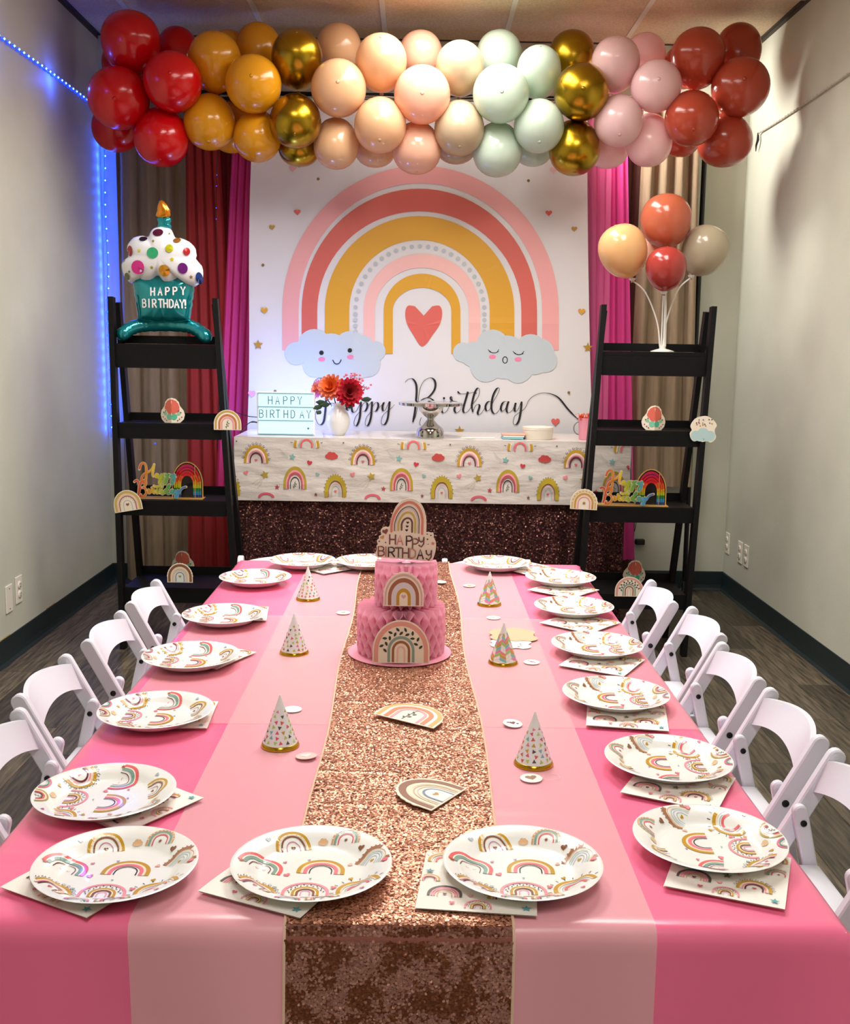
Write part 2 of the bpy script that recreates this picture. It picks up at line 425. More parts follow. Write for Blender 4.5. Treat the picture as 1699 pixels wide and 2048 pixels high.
# lay-in light panels
DIFF = mat('light_diffuser', '#ffffff', .5, emit=6, emit_col='#fff8f0')
def troffer(cell, watts, label, length=1.19):
    j, i = cell; cx, cy = (gx[i]+gx[i+1])/2, (gy[j]+gy[j+1])/2; wx = gx[i+1]-gx[i]-.026
    t = empty('ceiling_light', (cx, cy, ZC)); tag(t, label, 'light', 'lay-in ceiling lights')
    fr = MB()
    for sx in (-1, 1): fr.box((sx*(wx/2-.012), 0, .004), (.024, length, .012))
    for sy in (-1, 1): fr.box((0, sy*(length/2-.012), .004), (wx-.048, .024, .012))
    fr.build('frame', TBAR, t)
    MB().box((0, 0, .008), (wx-.05, length-.05, .004)).build('diffuser', DIFF, t)
    la = bpy.data.lights.new('panel_light', 'AREA'); la.shape = 'RECTANGLE'; la.size = wx-.06; la.size_y = length-.06
    la.energy = watts; la.color = (1, .98, .955); la.spread = math.radians(150)
    place(bpy.data.objects.new('panel_light', la), t, (0, 0, -.006))
troffer((2, 2), CEILING_WATTS, 'long lay-in ceiling light panel over the left half of the room')
troffer((2, 4), CEILING_WATTS, 'long lay-in ceiling light panel over the right half of the room')
troffer((1, 3), BACK_WATTS, 'added lay-in light panel brightening the banner and balloon garland')  # extra unseen panel, put in to lift the backdrop
troffer((5, 3), REAR_WATTS, 'long lay-in ceiling light panel behind the photographer')

# wall plates
PLATE_W = mat('outlet_plate', '#ece6d6', .35)
SLOT = mat('outlet_slot', '#2b2722', .6)
def outlet(X, y, z, kind, label, s):
    """s: +1 on the left wall, -1 on the right wall (or 0 on the back wall)"""
    t = empty('wall_outlet', (X, y, z), (0, 0, 0 if s > 0 else PI)); tag(t, label, 'outlet')
    MB().box((.003, 0, 0), (.006, .07, .114), bev=.0025).build('cover_plate', PLATE_W, t)
    if kind == 'duplex':
        for dz in (-.02, .02):
            f = MB().lathe([(.0165, 0), (.0165, .003), (.015, .0042), (0, .0042)], 18, (.006, 0, dz), (1, 0, 0)).build('socket', PLATE_W, t, True)
            sl = MB()
            for dy in (-.006, .006): sl.box((.0104, dy, dz+.004), (.001, .002, .008))
            sl.box((.0104, 0, dz-.007), (.001, .004, .004)).build('slots', SLOT, f)
    else:
        for dz in (-.042, .042): MB().lathe([(.003, 0), (.003, .001), (0, .0015)], 8, (.006, 0, dz), (1, 0, 0)).build('screw', SLOT, t)
outlet(XL, 4.262, .258, 'blank', 'blank white wall plate on the left wall, nearer of two plates', 1)
outlet(XL, 4.372, .272, 'duplex', 'white duplex outlet beside the blank plate on the left wall', 1)
outlet(XR, 5.69, .277, 'duplex', 'white outlet on the right wall close to the back corner', -1)
outlet(XR, 5.46, .27, 'duplex', 'grey-looking outlet on the right wall, farther of the pair', -1)
outlet(XR, 5.355, .27, 'duplex', 'white outlet on the right wall, nearer of the pair', -1)
# ---------------------------------------------------------------- backdrop: curtains, stand, printed banner
def curtain(name, m, x0, x1, zt, zb, Y, amp, folds, label, cat='curtain', group=None, b0=None, b1=None, seed=0, nv=40, pinch=None):
    """cloth hung from zt to zb; b0, b1 give its edges at the bottom"""
    b0 = x0 if b0 is None else b0; b1 = x1 if b1 is None else b1; r = random.Random(seed)
    ph = [r.uniform(0, 6.28) for _ in range(4)]
    def fn(u, v):
        l, q = x0+(b0-x0)*v, x1+(b1-x1)*v
        if pinch:
            k = math.exp(-((v-pinch[0])/pinch[1])**2); c = pinch[2]; l = l+(c-pinch[3]-l)*k; q = q+(c+pinch[3]-q)*k
        a = 2*PI*folds*u+ph[0]+.5*math.sin(3*v+ph[1])
        d = amp*(math.sin(a)+.35*math.sin(2.1*a+ph[2])+.2*math.sin(.37*a+ph[3]))
        return (l+(q-l)*u+.25*amp*math.cos(a), Y+d, zt+(zb-zt)*v)
    o = MB().grid(max(24, int(folds*14)), nv, fn).build(name, m, None, True, angle=180)
    return tag(o, label, cat, group)
LINEN = mat('brown_linen', '#8f7a60', .9, sheen=.2, bump=.25, bscale=300, bstretch=(1, 1, .15), vary=.12, vscale=60)
LINEN_D = mat('dark_brown_cloth', '#4a2c22', .9, bump=.2, bscale=300, vary=.1, vscale=40)
WINE = mat('wine_cloth', '#7a1f26', .85, vary=.1, vscale=30)
RUST = mat('rust_tulle', '#c43a3a', .8, alpha=.78, trans=.35, bump=.15, bscale=500)
HOT = mat('hot_pink_tulle', '#ff5ab4', .8, alpha=.85, trans=.45, bump=.15, bscale=500)
HOT_S = mat('sheer_pink_tulle', '#f78cc6', .8, alpha=.55, trans=.4, bump=.15, bscale=500)
curtain('linen_curtain', LINEN, -1.57, -1.17, 2.55, .03, 5.67, .02, 4, 'brown linen curtain in the left corner beside the blue light strip', group='brown linen curtains', seed=1)
curtain('wine_curtain', WINE, -1.11, -.83, 2.55, .03, 5.68, .012, 4, 'dark wine curtain between the rust tulle and the banner', seed=2)
curtain('rust_drape', RUST, -1.19, -1.03, 2.5, .05, 5.6, .013, 4, 'sheer rust red drape hanging behind the foil cupcake balloon', 'drape', b0=-1.22, b1=-.93, seed=3)
curtain('pink_drape', HOT, -.94, -.79, 2.48, .5, 5.57, .014, 4, 'hot pink tulle drape left of the banner', 'drape', 'hot pink side drapes', b0=-1.06, b1=-.90, seed=4)
curtain('pink_drape', HOT, .87, 1.036, 2.48, .2, 5.57, .014, 4, 'hot pink tulle drape right of the banner', 'drape', 'hot pink side drapes', b0=.93, b1=1.17, seed=5)
curtain('sheer_drape', HOT_S, .81, .95, 2.48, .5, 5.53, .008, 3, 'pale sheer pink drape overlapping the right edge of the banner', 'drape', b0=.91, b1=1.0, seed=6)
curtain('wine_curtain', LINEN_D, .96, 1.19, 2.55, .1, 5.67, .012, 3, 'dark brown curtain behind the right hot pink drape', seed=7)
curtain('linen_curtain', LINEN, 1.13, 1.41, 2.55, .59, 5.64, .022, 3.5, 'brown linen curtain ending above the floor in the right corner', group='brown linen curtains', b1=1.47, seed=8)

# stand the backdrop hangs from
st = empty('backdrop_stand', (0, 5.69, 0)); tag(st, 'black metal pole stand holding up the backdrop curtains', 'stand')
BLKM = mat('black_metal', '#0d0d0e', .35, metal=.2)
MB().tube([(1.47, -.03, .0), (1.455, -.03, 2.57)], .013, 10).build('pole', BLKM, st, True)
MB().tube([(-1.45, .03, 0), (-1.45, .03, 2.57)], .013, 10).build('pole', BLKM, st, True)
MB().tube([(-1.5, -.02, 2.57), (1.47, -.02, 2.57)], .011, 10).build('crossbar', BLKM, st, True)
MB().tube([(1.465, -.03, 1.08), (1.464, -.03, 1.18)], .02, 10).build('clamp', BLKM, st, True)
MB().tube([(-1.02, -.21, 2.5), (1.12, -.21, 2.5)], .008, 8).build('crossbar', BLKM, st, True)
for px in (-1.02, 1.12): MB().tube([(px, -.21, 2.5), (px, -.02, 2.57)], .008, 8).build('arm', BLKM, st, True)
for px in (1.47, -1.45):
    for a in (.6, 2.4, -1.4): MB().tube([(px, -.02, .1), (px-.05*math.cos(a), -.04-.02*abs(math.sin(a)), .012)], .008, 6).build('foot', BLKM, st, True)

# the banner
BY = 5.46
def banner_wave(x, z): return .006*math.sin(7*x+1.3*math.sin(2*z))*(.4+.6*abs(x))+.003*math.sin(23*x+4*z)*max(0, abs(x)-.3)
BANNER = mat('banner_cloth', '#efecec', .8, sheen=.1, bump=.06, bscale=400, trans=.15)
CREASE = [-.33, .05, .43]
def banner_pt(x, z, lift=0):
    y = BY+banner_wave(x, z)
    for c in CREASE: y -= .002*math.exp(-((x-c)/.006)**2)
    for c in (1.43,): y -= .002*math.exp(-((z-c)/.006)**2)
    return (x, y-lift, z)
bn = empty('rainbow_banner', (0, 0, 0)); tag(bn, 'white cloth banner printed with a large rainbow and two faced clouds', 'banner')
def bfn(u, v):
    z = 2.5+(.65-2.5)*v; e = .035*math.sin(5*z)*max(0, 1-v)
    l, r = -.818-.07*v-.01*math.sin(6*v), .815+.105*v**1.3
    return banner_pt(l+(r-l)*u, z)
MB().grid(140, 90, bfn).build('cloth', BANNER, bn, True, angle=180)
A = Art()
def cx(a): return 480+a/2.36
def cy(b): return 300+b/2.36
def bandpx(c0, rx, top, ix, itop, base, col, ibase=None, ell=760):
    x = cx(c0); o = []; i_ = []
    for k in range(41):
        t = PI*k/40
        o.append((cx(c0+rx*math.cos(t)), cy(ell-(ell-top)*math.sin(t)))); i_.append((cx(c0+ix*math.cos(t)), cy(ell-(ell-itop)*math.sin(t))))
    n = 6
    lo = [(o[0][0], o[0][1]+(cy(base)-o[0][1])*(n-q)/n) for q in range(n)]; li = [(i_[0][0], p[1]) for p in lo]
    hi = [(o[-1][0], o[-1][1]+(cy(base)-o[-1][1])*(q+1)/n) for q in range(n)]; hii = [(i_[-1][0], p[1]) for p in hi]
    A.strip(lo+o+hi, li+i_+hii, col)
bandpx(850, 652, 75, 574, 157, 945, '#eeaaa8')
bandpx(845, 555, 183, 481, 290, 930, '#d5685c')
bandpx(846, 447, 312, 331, 425, 930, '#dba22f')
for k in range(33):
    t = k/32*(PI+.9)-.45
    if 0 <= t <= PI: q = (848+304*math.cos(t), 760-305*math.sin(t))
    else: q = (848+(304 if t < 0 else -304), 760+300*(-t if t < 0 else t-PI)*.72)
    A.disc(cx(q[0]), cy(q[1]), 4.6, '#b9c0c4', 10)
bandpx(857, 275, 490, 221, 556, 930, '#f2bdb6')
bandpx(858, 181, 584, 138, 650, 962, '#dba22f')
# heart
hp = [(866, 780), (905, 738), (940, 735), (953, 765), (945, 815), (910, 870), (860, 928), (815, 870), (785, 815), (779, 765), (792, 735), (825, 738), (856, 780)]
A.fan([(cx(a), cy(b)) for a, b in catmull(hp[1:-1]+[], 4)]+[(cx(866), cy(782))], '#d9665c', (cx(862), cy(830)))
def cloudpx(lobes, col='#c3cdd2'):
    for a, b, r in lobes: A.disc(cx(a), cy(b), r/2.36, col, 24)
cloudpx([(350, 925, 80), (430, 950, 85), (520, 930, 76), (580, 925, 50), (265, 960, 54), (640, 950, 46), (400, 1010, 70), (350, 1020, 52), (500, 1010, 72), (600, 1010, 62), (560, 1020, 60)])
cloudpx([(1190, 925, 78), (1260, 960, 85), (1100, 965, 60), (1050, 955, 46), (1370, 945, 76), (1410, 960, 72), (1440, 995, 55), (1160, 1020, 75), (1310, 1030, 70), (1240, 1000, 80), (1390, 1000, 60)])
A.layer += 70
for a, b in ((384, 957), (518, 946)): A.disc(cx(a), cy(b), 4.6, '#1c1a1c', 12)
for a, b in ((385, 988), (520, 977), (1190, 976), (1310, 988)): A.disc(cx(a), cy(b), 7, '#ef86a6', 12, 4.4)
A.stroke([(cx(a), cy(b)) for a, b in ((438, 992), (446, 1006), (458, 1010), (470, 1004), (477, 990))], 1.9, '#1c1a1c', 4)
for a, b, s in ((1195, 950, 1), (1312, 958, 1)):
    A.stroke([(cx(a-22), cy(b-4)), (cx(a-8), cy(b+6)), (cx(a+8), cy(b+7)), (cx(a+22), cy(b+2))], 1.4, '#1c1a1c', 4)
    for q in (-22, 22): A.stroke([(cx(a+q*.7), cy(b+5)), (cx(a+q*1.15), cy(b-8))], 1.1, '#1c1a1c', 1, False)
A.stroke([(cx(1249+11*math.sin(t)), cy(991+15*math.cos(t))) for t in [k*PI/6 for k in range(13)]], 1.7, '#1c1a1c', 2)
for a, b, r, c in ((270, 293, 7, '#e0675f'), (1455, 298, 7, '#e0675f'), (1487, 1282, 9, '#e0675f'), (250, 85, 8, '#e7aeb4'), (1478, 95, 8, '#eec3c4'), (55, 1150, 8, '#f2a9c0'),
                   (151, 365, 6, '#b98b35'), (1575, 373, 6, '#b98b35'), (114, 757, 7.5, '#dba03a'), (1610, 762, 7.5, '#dba03a')):
    A.heart(cx(a), cy(b), r, c, PI)
for a, b in ((85, 920), (1640, 932), (1035, 1325)): A.star(cx(a), cy(b), 10.5, '#b98b35', 5, .42, PI)
for a, b in ((368, 137), (1360, 145), (108, 543), (1550, 1145), (165, 1138)): A.disc(cx(a), cy(b), 3, '#8a6a3a', 8)
# the written greeting
def pen(dx, dy, t): return (.9+3.3*max(0, dy)**1.3)*(1 if .04 < t < .96 else .7)
SCRIPT = []
def ink(pts, ox, oy, sc):
    q = [(ox+a/sc, oy+b/sc) for a, b in pts]; SCRIPT.append(q); A.stroke(q, pen, '#17151a', 5)
for p_ in ([(205, 265), (260, 205), (330, 180), (390, 205), (440, 290), (455, 400), (450, 550), (435, 700), (415, 900), (375, 1105)],
           [(380, 1100), (430, 980), (470, 800), (490, 640), (505, 500), (545, 340), (620, 220), (740, 165), (820, 200), (855, 290), (835, 410), (770, 510), (700, 575), (620, 605), (540, 645)],
           [(660, 590), (740, 600), (810, 650), (850, 740), (870, 850), (840, 960), (760, 1060), (640, 1130), (560, 1180), (520, 1140), (530, 1060), (560, 1000)],
           [(940, 745), (1000, 700), (1030, 660), (1000, 760), (985, 850), (1010, 905), (1050, 905), (1100, 860), (1150, 760), (1195, 650), (1215, 600), (1195, 565), (1175, 600), (1215, 655), (1300, 680), (1275, 750), (1255, 850), (1290, 905), (1340, 890), (1400, 820)]):
    ink(p_, 790, 740, 10.62)
A.disc(790+1035/10.62, 740+598/10.62, 2.3, '#17151a', 10)
for p_ in ([(215, 600), (300, 470), (375, 245), (330, 400), (280, 580), (275, 660), (310, 695), (370, 665), (430, 590), (500, 480), (540, 430), (600, 330), (620, 230), (600, 170), (560, 190), (510, 290), (470, 450), (455, 560), (480, 680)],
           [(480, 680), (490, 640), (530, 550), (590, 515), (620, 550), (600, 630), (580, 690), (600, 735), (650, 710), (720, 610), (760, 530)],
           [(155, 240), (200, 285), (280, 295), (400, 280), (500, 260), (560, 285)],
           [(860, 470), (830, 450), (780, 480), (745, 560), (755, 630), (790, 655), (840, 610), (920, 440), (1000, 300), (1040, 200), (1020, 165), (970, 200), (910, 320), (880, 450), (870, 580), (890, 670), (940, 715), (1000, 680), (1060, 590)],
           [(1200, 460), (1150, 455), (1100, 500), (1070, 590), (1085, 650), (1120, 655), (1170, 600), (1235, 450), (1205, 540), (1190, 630), (1215, 690), (1270, 680), (1330, 610), (1385, 480), (1365, 570), (1365, 650), (1400, 660), (1450, 590), (1505, 455), (1500, 580), (1480, 730), (1450, 860), (1400, 940), (1350, 940), (1330, 880), (1360, 770), (1430, 710), (1510, 660), (1590, 580), (1650, 450), (1720, 370), (1820, 310), (1950, 275), (2120, 290), (2300, 380), (2500, 620), (2700, 820), (2900, 950)]):
    ink(p_, 900, 760, 10.62)
for p_ in ([(20, 420), (45, 330), (80, 220), (150, 160), (210, 155), (260, 190), (300, 300), (305, 450), (300, 620), (285, 800), (260, 960), (210, 1025), (150, 1010), (105, 900), (110, 800), (160, 700), (260, 600), (480, 480), (600, 300), (640, 200)],
           [(640, 200), (600, 420), (570, 640), (600, 720)],
           [(790, 640), (740, 620), (700, 660), (690, 720), (720, 760), (770, 680), (800, 620), (785, 720), (810, 795), (860, 780), (910, 700), (955, 600), (950, 750), (935, 900), (890, 1030), (845, 1045), (830, 980), (860, 880), (930, 790), (970, 690), (1020, 620), (1070, 620), (1080, 690), (1040, 770), (985, 780)],
           [(1080, 690), (1120, 650), (1165, 600), (1160, 750), (1145, 900), (1100, 1030), (1055, 1045), (1040, 980), (1070, 880), (1140, 790), (1180, 690), (1230, 620), (1275, 620), (1285, 690), (1245, 770), (1190, 780)],
           [(1290, 720), (1350, 660), (1390, 610), (1365, 690), (1375, 765), (1420, 750), (1495, 590), (1485, 740), (1465, 900), (1420, 1010), (1365, 1030), (1340, 970), (1370, 860), (1440, 790), (1530, 720), (1590, 650)]):
    ink(p_, 620, 740, 9.44)
def bmap(x, y, l):
    p = survey(x, y, BY); return banner_pt(p.x, p.z, l)
A.build('print', bn, bmap, eps=.00002, base=.0022)
# ---------------------------------------------------------------- balloons
BAL = {k: mat('balloon_'+k, c, .2, coat=.35, trans=.22, spec=.5) for k, c in dict(
    red='#d80a12', mustard='#eaa21c', peach='#ecbd90', blush='#f6bfa2', beige='#cbb392', mint='#cfe0cd', rose='#f5cfcf', terracotta='#c04e36',
    apricot='#edbd82', clay='#c9694a', taupe='#bcae92', brick='#b23f38').items()}
BAL['gold'] = mat('balloon_gold', '#a8861a', .27, metal=1, coat=.25)
def balloon_profile(n=18):
    """teardrop, widest a little beyond the middle; z from the neck (0) to the crown (1)"""
    P = [(.035, -.035), (.03, 0)]
    for k in range(1, n+1):
        t = PI*k/n; z = .5-.5*math.cos(t); r = math.sin(t)**(.92)*.5*(1+.10*math.cos(t)*-1)
        if k < 4: r = max(r*.92, .05)
        P.append((max(r, 0), z))
    P[-1] = (0, 1)
    return P
_bp = balloon_profile()
_bm = {}
def balloon(color, centre, rad, length, axis, label, group, name='balloon'):
    """length: neck to crown; axis points from the neck to the crown"""
    axis = Vector(axis).normalized()
    t = empty(name, Vector(centre)-axis*length/2); t.rotation_mode = 'QUATERNION'
    t.rotation_quaternion = Vector((0, 0, 1)).rotation_difference(axis); tag(t, label, 'balloon', group)
    if color not in _bm:
        b = MB().lathe(_bp, 36); _bm[color] = (mesh_from('skin', b.v, b.f, BAL[color], True, 180),)
        k = MB().lathe([(.012, -.03), (.03, -.05), (.045, -.085), (.04, -.09), (.02, -.06), (0, -.055)], 10)
        d = MB().lathe([(.035, .9985), (.02, 1.004), (0, 1.006)], 10)
        _bm[color] += (mesh_from('knot', k.v, k.f, BAL[color], True, 180), mesh_from('crown_tip', d.v, d.f, BAL[color], True, 180))
    for nm, me in zip(('skin', 'knot', 'crown_tip'), _bm[color]):
        o = place(bpy.data.objects.new(nm, me), t); o.scale = (2*rad, 2*rad, length)
    return t
def sightball(px, py, rx, ry, Y):
    c = survey(px, py, Y); d = (c-Vector((0, 0, CAM_H))).dot(_f); return c, rx/F_PX*d, ry/F_PX*d
GA_Y, GA_PY = 5.14, 195   # the garland's string
garland = [
 ('red', 262, 88, 58, 63, 3.76, 'big red balloon at the top left end of the garland'),
 ('red', 354, 108, 42, 58, 3.97, 'shaded red balloon behind the top of the red cluster'),
 ('red', 238, 196, 60, 61, 3.72, 'red balloon at the far left of the garland beside the blue lights'),
 ('red', 346, 166, 55, 60, 3.66, 'glossy red balloon in the middle of the red cluster'),
 ('red', 323, 272, 54, 60, 3.75, 'lowest red balloon of the garland, touching the mustard ones'),
 ('red', 232, 252, 48, 47, 3.95, 'dark shaded red balloon low behind the leftmost one'),
 ('red', 250, 130, 46, 50, 4.0, 'red balloon hidden behind the red cluster at the wall'),
 ('mustard', 430, 126, 52, 61, 3.77, 'mustard balloon at the upper left of the yellow cluster'),
 ('mustard', 507, 170, 53, 58, 3.68, 'mustard balloon in front in the yellow cluster'),
 ('mustard', 517, 98, 44, 50, 3.93, 'mustard balloon at the top back of the yellow cluster'),
 ('mustard', 419, 242, 51, 58, 3.77, 'mustard balloon at the lower left of the yellow cluster'),
 ('mustard', 514, 271, 47, 51, 3.78, 'lowest mustard balloon, beside the gold ones'),
 ('mustard', 462, 255, 46, 46, 3.98, 'mustard balloon hidden low behind the yellow cluster'),
 ('mustard', 458, 112, 46, 46, 4.0, 'mustard balloon hidden high behind the yellow cluster'),
 ('gold', 594, 122, 51, 64, 3.74, 'upper chrome gold balloon between mustard and peach'),
 ('gold', 591, 240, 51, 58, 3.70, 'lower chrome gold balloon between mustard and peach'),
 ('gold', 598, 290, 42, 42, 3.88, 'dark chrome gold balloon peeping out under the lower gold one'),
 ('peach', 677, 98, 45, 48, 3.95, 'peach balloon at the top back right of the gold ones'),
 ('peach', 677, 178, 52, 58, 3.7, 'peach balloon in front beside the gold ones'),
 ('peach', 672, 286, 45, 51, 3.8, 'lowest peach balloon beside the gold ones'),
 ('peach', 762, 128, 51, 60, 3.74, 'peach balloon with crown tip near its top'),
 ('peach', 760, 248, 52, 58, 3.7, 'peach balloon low in front above the banner rainbow'),
 ('peach', 750, 291, 42, 42, 3.93, 'shaded peach balloon low behind its neighbours'),
 ('blush', 841, 110, 43, 46, 3.93, 'blush balloon at the top back of the garland middle'),
 ('blush', 844, 190, 53, 59, 3.69, 'blush balloon in front at the middle of the garland'),
 ('blush', 833, 295, 49, 51, 3.79, 'lowest blush balloon at the middle of the garland'),
 ('beige', 919, 139, 48, 58, 3.76, 'upper beige balloon left of the mint ones'),
 ('beige', 918, 254, 50, 58, 3.74, 'lower beige balloon left of the mint ones'),
 ('beige', 912, 285, 42, 41, 3.93, 'beige balloon low behind the lower beige one'),
 ('mint', 998, 112, 45, 49, 3.93, 'glowing mint balloon at the top back of the mint cluster'),
 ('mint', 1001, 188, 54, 58, 3.68, 'large mint balloon in front of the mint cluster'),
 ('mint', 1077, 146, 44, 56, 3.79, 'mint balloon at the upper right beside the gold one'),
 ('mint', 1077, 250, 50, 55, 3.72, 'mint balloon at the lower right beside the gold one'),
 ('mint', 994, 298, 49, 54, 3.8, 'lowest mint balloon over the banner'),
 ('mint', 1066, 290, 40, 41, 3.95, 'mint balloon low behind the mint cluster'),
 ('gold', 1143, 114, 46, 51, 3.93, 'gold balloon glowing orange at the top back near the pink ones'),
 ('gold', 1162, 185, 52, 58, 3.70, 'chrome gold balloon in front between mint and pale pink'),
 ('gold', 1148, 294, 51, 55, 3.78, 'lowest chrome gold balloon between mint and pale pink'),
 ('rose', 1230, 131, 48, 58, 3.76, 'pale pink balloon at the upper left of the pale pink cluster'),
 ('rose', 1290, 112, 40, 44, 3.95, 'pale pink balloon at the top back of its cluster'),
 ('rose', 1311, 174, 47, 53, 3.7, 'pale pink balloon in front beside the terracotta ones'),
 ('rose', 1236, 240, 49, 53, 3.72, 'pale pink balloon low in front beside the gold one'),
 ('rose', 1297, 279, 46, 53, 3.8, 'lowest pale pink balloon beside the terracotta ones'),
 ('rose', 1215, 293, 42, 42, 3.94, 'deeper pink balloon low behind the pale pink cluster'),
 ('terracotta', 1394, 119, 53, 62, 3.75, 'terracotta balloon at the upper left of the right end cluster'),
 ('terracotta', 1476, 104, 45, 57, 3.93, 'terracotta balloon at the top right end of the garland'),
 ('terracotta', 1366, 135, 40, 48, 4.0, 'terracotta balloon hidden behind the upper left of its cluster'),
 ('terracotta', 1479, 176, 58, 56, 3.72, 'terracotta balloon at the far right of the garland'),
 ('terracotta', 1382, 235, 53, 55, 3.68, 'terracotta balloon in front with its crown tip low'),
 ('terracotta', 1449, 279, 54, 51, 3.8, 'lowest orange-toned terracotta balloon at the right end'),
 ('terracotta', 1362, 270, 40, 40, 3.97, 'dark terracotta balloon low behind its cluster'),
]
for col, px, py, rx, ry, Y, lab in garland:
    Y += 1.28; c, a, b = sightball(px, py, rx, ry, Y)
    spine = survey(px, GA_PY, GA_Y); ax = c-spine; ax.x *= .5
    if ax.length < .02: ax = Vector((0, -1, .1))
    ax.normalize(); vert = abs(ax.z)
    rad = a; ln = 2*(b*vert**2+a*1.08*(1-vert**2)) if vert > .5 else 2.16*a
    if vert <= .5: rad = (a+b)/2; ln = 2.12*rad
    balloon(col, c, rad, ln, ax, lab, 'balloons of the garland')
gs = MB().tube(catmull([tuple(survey(x, 195+(3 if k % 2 else -3), 5.18)) for k, x in enumerate(range(220, 1500, 128))], 4), .0022, 6).build('garland_string', mat('clear_string', '#e9e4da', .3), None, True)
tag(gs, 'clear string the balloon garland is tied along', 'string')

# bunch on a little stand, right shelf
SHELF_TOP = 1.3
bs_base = survey(1324, 697, 4.6)
stand = empty('balloon_stand', (bs_base.x, bs_base.y, SHELF_TOP)); tag(stand, 'white plastic balloon stick stand on top of the right shelf', 'stand')
WPL = mat('white_plastic', '#e9e6de', .35)
MB().lathe([(.05, 0), (.05, .004), (.03, .01), (.014, .014), (.014, .026), (0, .026)], 24).build('base', WPL, stand, True)
bunch = [('apricot', 1246, 503, 48, 53, 4.6, (-.35, -.1, .9), 'apricot balloon on a stick, left of the shelf bunch'),
         ('clay', 1331, 443, 50, 53, 4.64, (0, .1, 1), 'clay orange balloon topping the shelf bunch'),
         ('taupe', 1408, 502, 46, 50, 4.66, (.4, -.05, .9), 'taupe balloon on a stick, right of the shelf bunch'),
         ('brick', 1331, 538, 40, 43, 4.52, (0, -.15, 1), 'small brick red balloon low in the shelf bunch'),
         ('blush', 1318, 500, 36, 40, 4.74, (0, .3, 1), 'blush balloon half hidden behind the shelf bunch')]
for k, (col, px, py, rx, ry, Y, ax, lab) in enumerate(bunch):
    c, a, b = sightball(px, py, rx, ry, Y)
    balloon(col, c, a*1.0, 2*b*1.02, ax, lab, 'balloons of the shelf bunch')
    tip = c-Vector(ax).normalized()*(b*1.14); l0 = Vector(((k-2)*.006, 0, .024)); l1 = Vector(tip)-Vector((bs_base.x, bs_base.y, SHELF_TOP))
    pts = catmull([tuple(l0), tuple(l0+Vector((l1.x*.12, l1.y*.1, l1.z*.35))), tuple(l0+Vector((l1.x*.5, l1.y*.5, l1.z*.75))), tuple(l1)], 6)
    MB().tube(pts, .0055 if k == 3 else .0032, 8).build('stick', WPL, stand, True)
    MB().lathe([(.004, 0), (.012, .006), (.015, .014), (.011, .014), (0, .008)], 12, l1-Vector((0, 0, .004))).build('cup', WPL, stand, True)
# ---------------------------------------------------------------- blue light strips along the walls
STRIPC = mat('clear_strip', '#7f96d8', .3, alpha=.75)
STRIPD = mat('unlit_strip', '#b9b2a2', .3)
LEDB = mat('blue_bulb', '#3a66ff', .3, emit=1.6, emit_col='#1040ff')
LEDC = mat('bulb_core', '#cfe8ff', .3, emit=3, emit_col='#8fc8ff')
def light_path(pts, step):
    out = []; acc = 0; prev = Vector(pts[0])
    for p in pts[1:]:
        p = Vector(p); d = (p-prev).length
        while acc+d >= step:
            q = (step-acc)/d; prev = prev.lerp(p, q); out.append(prev.copy()); d = (p-prev).length; acc = 0
        acc += d; prev = p
    return out
strip = empty('light_strip', (0, 0, 0)); tag(strip, 'glowing blue bead light strip along the left wall and down the corner', 'lights')
P = [(XL+.012, y, 2.474-.012*math.sin((y-2.2)*1.55)) for y in [3.0+.1*k for k in range(27)]]
P += [(XL+.02, 5.68, 2.485), (XL+.024, 5.72, 2.46)]
V = [(XL+.024+.004*math.sin(k*.9), 5.722, 2.44-.082*k) for k in range(21)]
MB().tube(P+V, .0032, 6).build('cord', STRIPC, strip, True)
bl = MB().lathe([(0, -.0085), (.006, -.006), (.0085, 0), (.006, .006), (0, .0085)], 10); blm = mesh_from('bead', bl.v, bl.f, LEDB, True, 180)
bc = MB().lathe([(0, -.005), (.0045, 0), (0, .005)], 8); bcm = mesh_from('core', bc.v, bc.f, LEDC, True, 180)
for step, path, sc in ((.053, P, 1.1), (.061, V, 1.0)):
    for q in light_path(path, step):
        o = place(bpy.data.objects.new('bead', blm), strip, q); o.scale = (sc,)*3
        d = place(bpy.data.objects.new('core', bcm), o, (.0065, -.004, 0))
for k, (q, e) in enumerate([((XL+.05, 4.3, 2.46), .6), ((XL+.05, 5.0, 2.46), .6)]+[((XL+.02, 5.70, 2.44-.061*q), .15) for q in range(1, 27)]):
    la = bpy.data.lights.new('bead_glow', 'POINT'); la.energy = BLUE_WATTS*e*6; la.color = (.02, .09, 1); la.shadow_soft_size = .012
    place(bpy.data.objects.new('bead_glow', la), strip, q)
dead = empty('light_strip', (0, 0, 0)); tag(dead, 'unlit clear bead light strip along the right wall', 'lights')
P2 = [(XR-.01, y, 2.405+.012*math.sin(y*2.1)) for y in [3.0+.1*k for k in range(26)]]+[(XR-.012, 5.53, 2.395), (XR-.012, 5.55, 2.385)]
MB().tube(P2, .0035, 6).build('cord', STRIPD, dead, True)
dm = mesh_from('bead', bl.v, bl.f, STRIPD, True, 180)
for q in light_path(P2, .04): o = place(bpy.data.objects.new('bead', dm), dead, q); o.scale = (.7,)*3
MB().tube([(XR-.014, 5.55, 2.395), (XR-.016, 5.54, 2.36), (XR-.02, 5.55, 2.335), (XR-.014, 5.57, 2.31)], [.004, .007, .005, .002], 8).build('plug_end', BLACK_PLASTIC, dead, True)
